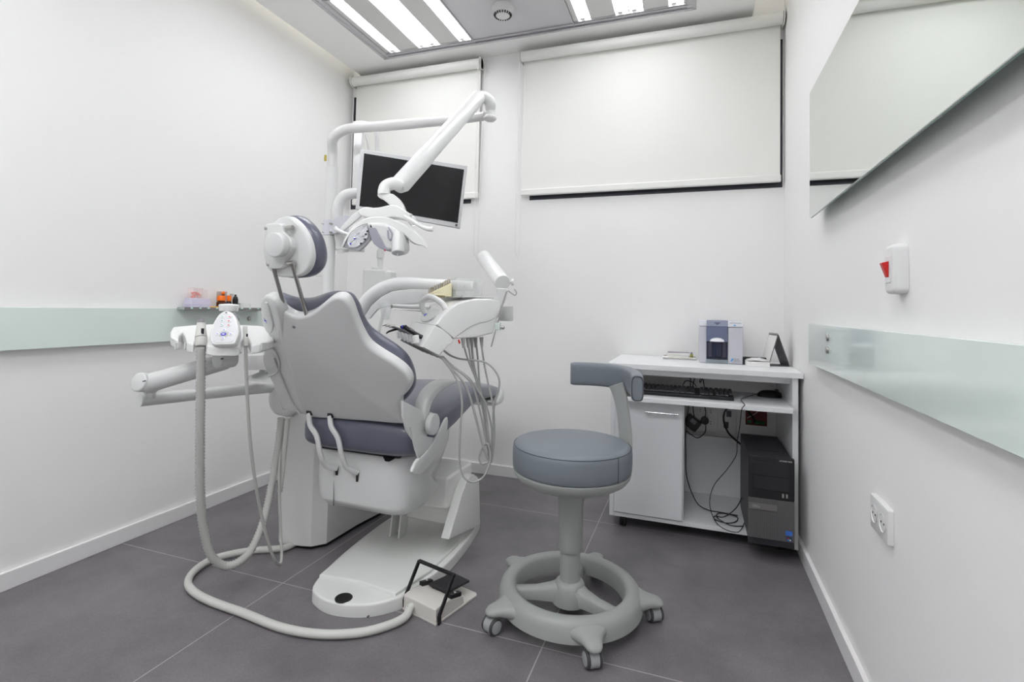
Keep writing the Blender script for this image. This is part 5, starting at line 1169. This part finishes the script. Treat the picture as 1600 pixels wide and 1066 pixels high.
# ================================================================== LEFT WALL SHELF
XS = XL+.031; XF = XL+.10
s0 = at(288,482,x=XF); s1 = at(412,487,x=XF); SZ = s0.z+.004; zt4 = SZ
t = thing('wall_shelf', 'thin grey-edged glass shelf on the left wall above the green panel', 'shelf', (XL, (s0.y+s1.y)/2, SZ))
mb = MB(); mb.b2(XS+.0, XF, s0.y+.02, s1.y+.03, SZ-.010, SZ); mb.build('shelf_board', mat('shelf_glass', (170,178,176), .12), t)
mb = MB(); mb.b2(XF, XF+.003, s0.y, s1.y+.03, SZ-.014, SZ+.001); mb.build('shelf_edge', mat('shelf_edge_grey', (128,126,122), .4), t)
mb = MB(); mb.b2(XL+.0005, XS, s0.y+.10, s1.y+.03, SZ-.012, SZ); mb.build('wall_rail', STEEL, t)
for px in (300,313.5,326.5,339.5,378.5,391,403.5):
    p = at(px, 483, x=XF+.004); mb = MB(); mb.sphere((XF+.002, p.y, SZ-.003), .007, (.5,1.1,.6)); mb.build('clear_stud', mat('aqua_clear', (205,232,236), .1), t)
XI = XF-.045
# lavender based clear brush box
p0 = at(296,478,x=XI); p1 = at(327,478,x=XI)
t = thing('brush_box', 'lavender box with clear lid full of coral pink micro brushes on the wall shelf', 'brush box', (XI, (p0.y+p1.y)/2, SZ))
def hgt(px, py): return at(px, py, x=XI).z
zt5 = SZ+.001
mb = MB(); mb.loft([[V((XI-.04,p0.y-.004,z)), V((XI+.015,p0.y-.004,z)), V((XI+.015,p1.y+.004,z)), V((XI-.04,p1.y+.004,z))] for z in (zt5, zt5+.010)]); mb.build('foot', LAVEN, t, bevel=.002)
hA = hgt(300,466)
mb = MB(); mb.loft([[V((XI-.038+i_,p0.y+i_*1.2,z)), V((XI+.013-i_,p0.y+i_*1.2,z)), V((XI+.013-i_,p1.y-i_*1.2,z)), V((XI-.038+i_,p1.y-i_*1.2,z))] for i_, z in ((0,zt5+.0102),(.003,hA))]); mb.build('base', LAVEN, t, bevel=.002)
q0_, q1_, q2_ = at(301,460,x=XI).y, at(314.5,460,x=XI).y, at(324,460,x=XI).y
mb = MB(); mb.b2(XI-.03, XI+.008, q0_, q1_, hA+.0005, hgt(300,449.5)); mb.build('clear_lid', CLEARG, t)
mb = MB(); mb.b2(XI-.03, XI+.004, q1_+.001, q2_, hA+.0005, hgt(320,451.5)); mb.build('clear_lid', CLEARG, t)
mb = MB()
for i in range(60):
    mb.sphere((XI+random.uniform(-.022,.004), random.uniform(q0_+.004,q1_-.004), hA+.003+random.uniform(0, hgt(305,456.5)-hA-.004)), .0028, seg=8)
o = mb.build('micro_brushes', PINK, t); o['kind'] = 'stuff'
# bottles
def bottle(px, pyt, pyc, w_px, name, lab, body_m, cap_m, x=XI, capw=.9, group=None):
    p = at(px, 475, x=x); zt_ = at(px, pyt, x=x).z; zc_ = at(px, pyc, x=x).z
    dpt_ = (RC @ (p-EYE)).z; r = w_px/2*dpt_/FPX
    t = thing(name, lab, 'bottle', (x, p.y, SZ), group)
    z0_ = SZ+.001; h = zt_-z0_
    mb = MB(); mb.lathe([(r*.95,0),(r,.003),(r,(zc_-z0_)*.75),(r*.7,(zc_-z0_)*.97),(r*.6,(zc_-z0_))], (x,p.y,z0_), seg=28); mb.build('flask', body_m, t)
    mb = MB(); mb.lathe([(r*capw,0),(r*capw*.97,(zt_-zc_)*.8),(r*capw*.8,zt_-zc_),(.0001,zt_-zc_)], (x,p.y,zc_+.0003), seg=28); mb.build('cap', cap_m, t)
    return t
bottle(345.5, 462, 470, 13.5, 'brown_bottle', 'wide brown glass bottle with orange screw cap on the wall shelf', AMBER, ORANGE, capw=.9)
bottle(357.5, 462, 470.5, 8, 'dropper_bottle', 'small dark bottle with pointed orange cap beside the wide brown bottle', mat('dark_brown', (50,36,32), .2), ORANGE, capw=.85)
bottle(367.5, 460.5, 463.5, 8, 'black_bottle', 'small black bottle with narrow black cap, rightmost on the wall shelf', BLACK, BLACK, capw=.4)
xb_ = XI-.045
p = at(344,470,x=xb_); q = at(354.5,470,x=xb_)
mb = MB(); mb.b2(xb_-.02, xb_, at(340.5,470,x=xb_).y, q.y, SZ+.001, at(347,455.5,x=xb_).z); tag(mb.build('beige_carton', mat('taupe_card', (186,174,170), .6), bevel=.001), 'small taupe carton standing behind the wide brown bottle', 'carton')
c = V((xb_+.008, at(349,458,x=xb_+.008).y, at(349,458,x=xb_+.008).z)); t = thing('orange_cap_vial', 'small orange-topped vial behind the wide brown bottle, in front of the taupe carton', 'vial', (c.x, c.y, SZ))
mb = MB(); mb.lathe([(.0055,0),(.0055,c.z-SZ-.009)], (c.x,c.y,SZ+.001)); mb.build('vial_body', AMBER, t)
mb = MB(); mb.sphere(c, .0082, (1,1,1.15)); mb.build('round_cap', ORANGE, t)
p = at(363.5,462,x=xb_); mb = MB(); mb.b2(xb_-.015, xb_, p.y-.008, p.y+.008, SZ+.001, at(363,459,x=xb_).z); tag(mb.build('pale_carton', mat('pale_taupe', (200,192,188), .6), bevel=.001), 'narrow pale carton standing behind the black bottle', 'carton')
p0 = at(373,475,x=XI); p1 = at(389,475,x=XI); zc_ = at(380,473.5,x=XI).z
mb = MB(); rr0 = (p1.y-p0.y)/2; mb.lathe([(rr0,0),(rr0,zc_-SZ-.003),(rr0*.92,zc_-SZ-.001)], (XI,(p0.y+p1.y)/2,SZ+.001)); tag(mb.build('round_tin', MATTEW), 'flat round white tin at the right end of the wall shelf', 'tin')
p0 = at(333,479,x=XF-.01); mb = MB(); mb.b2(XF-.03, XF-.005, p0.y, p0.y+.025, SZ+.001, SZ+.006); tag(mb.build('yellow_strip', mat('amber_strip', (244,190,90), .5)), 'small amber yellow strip lying at the front edge of the wall shelf', 'strip')
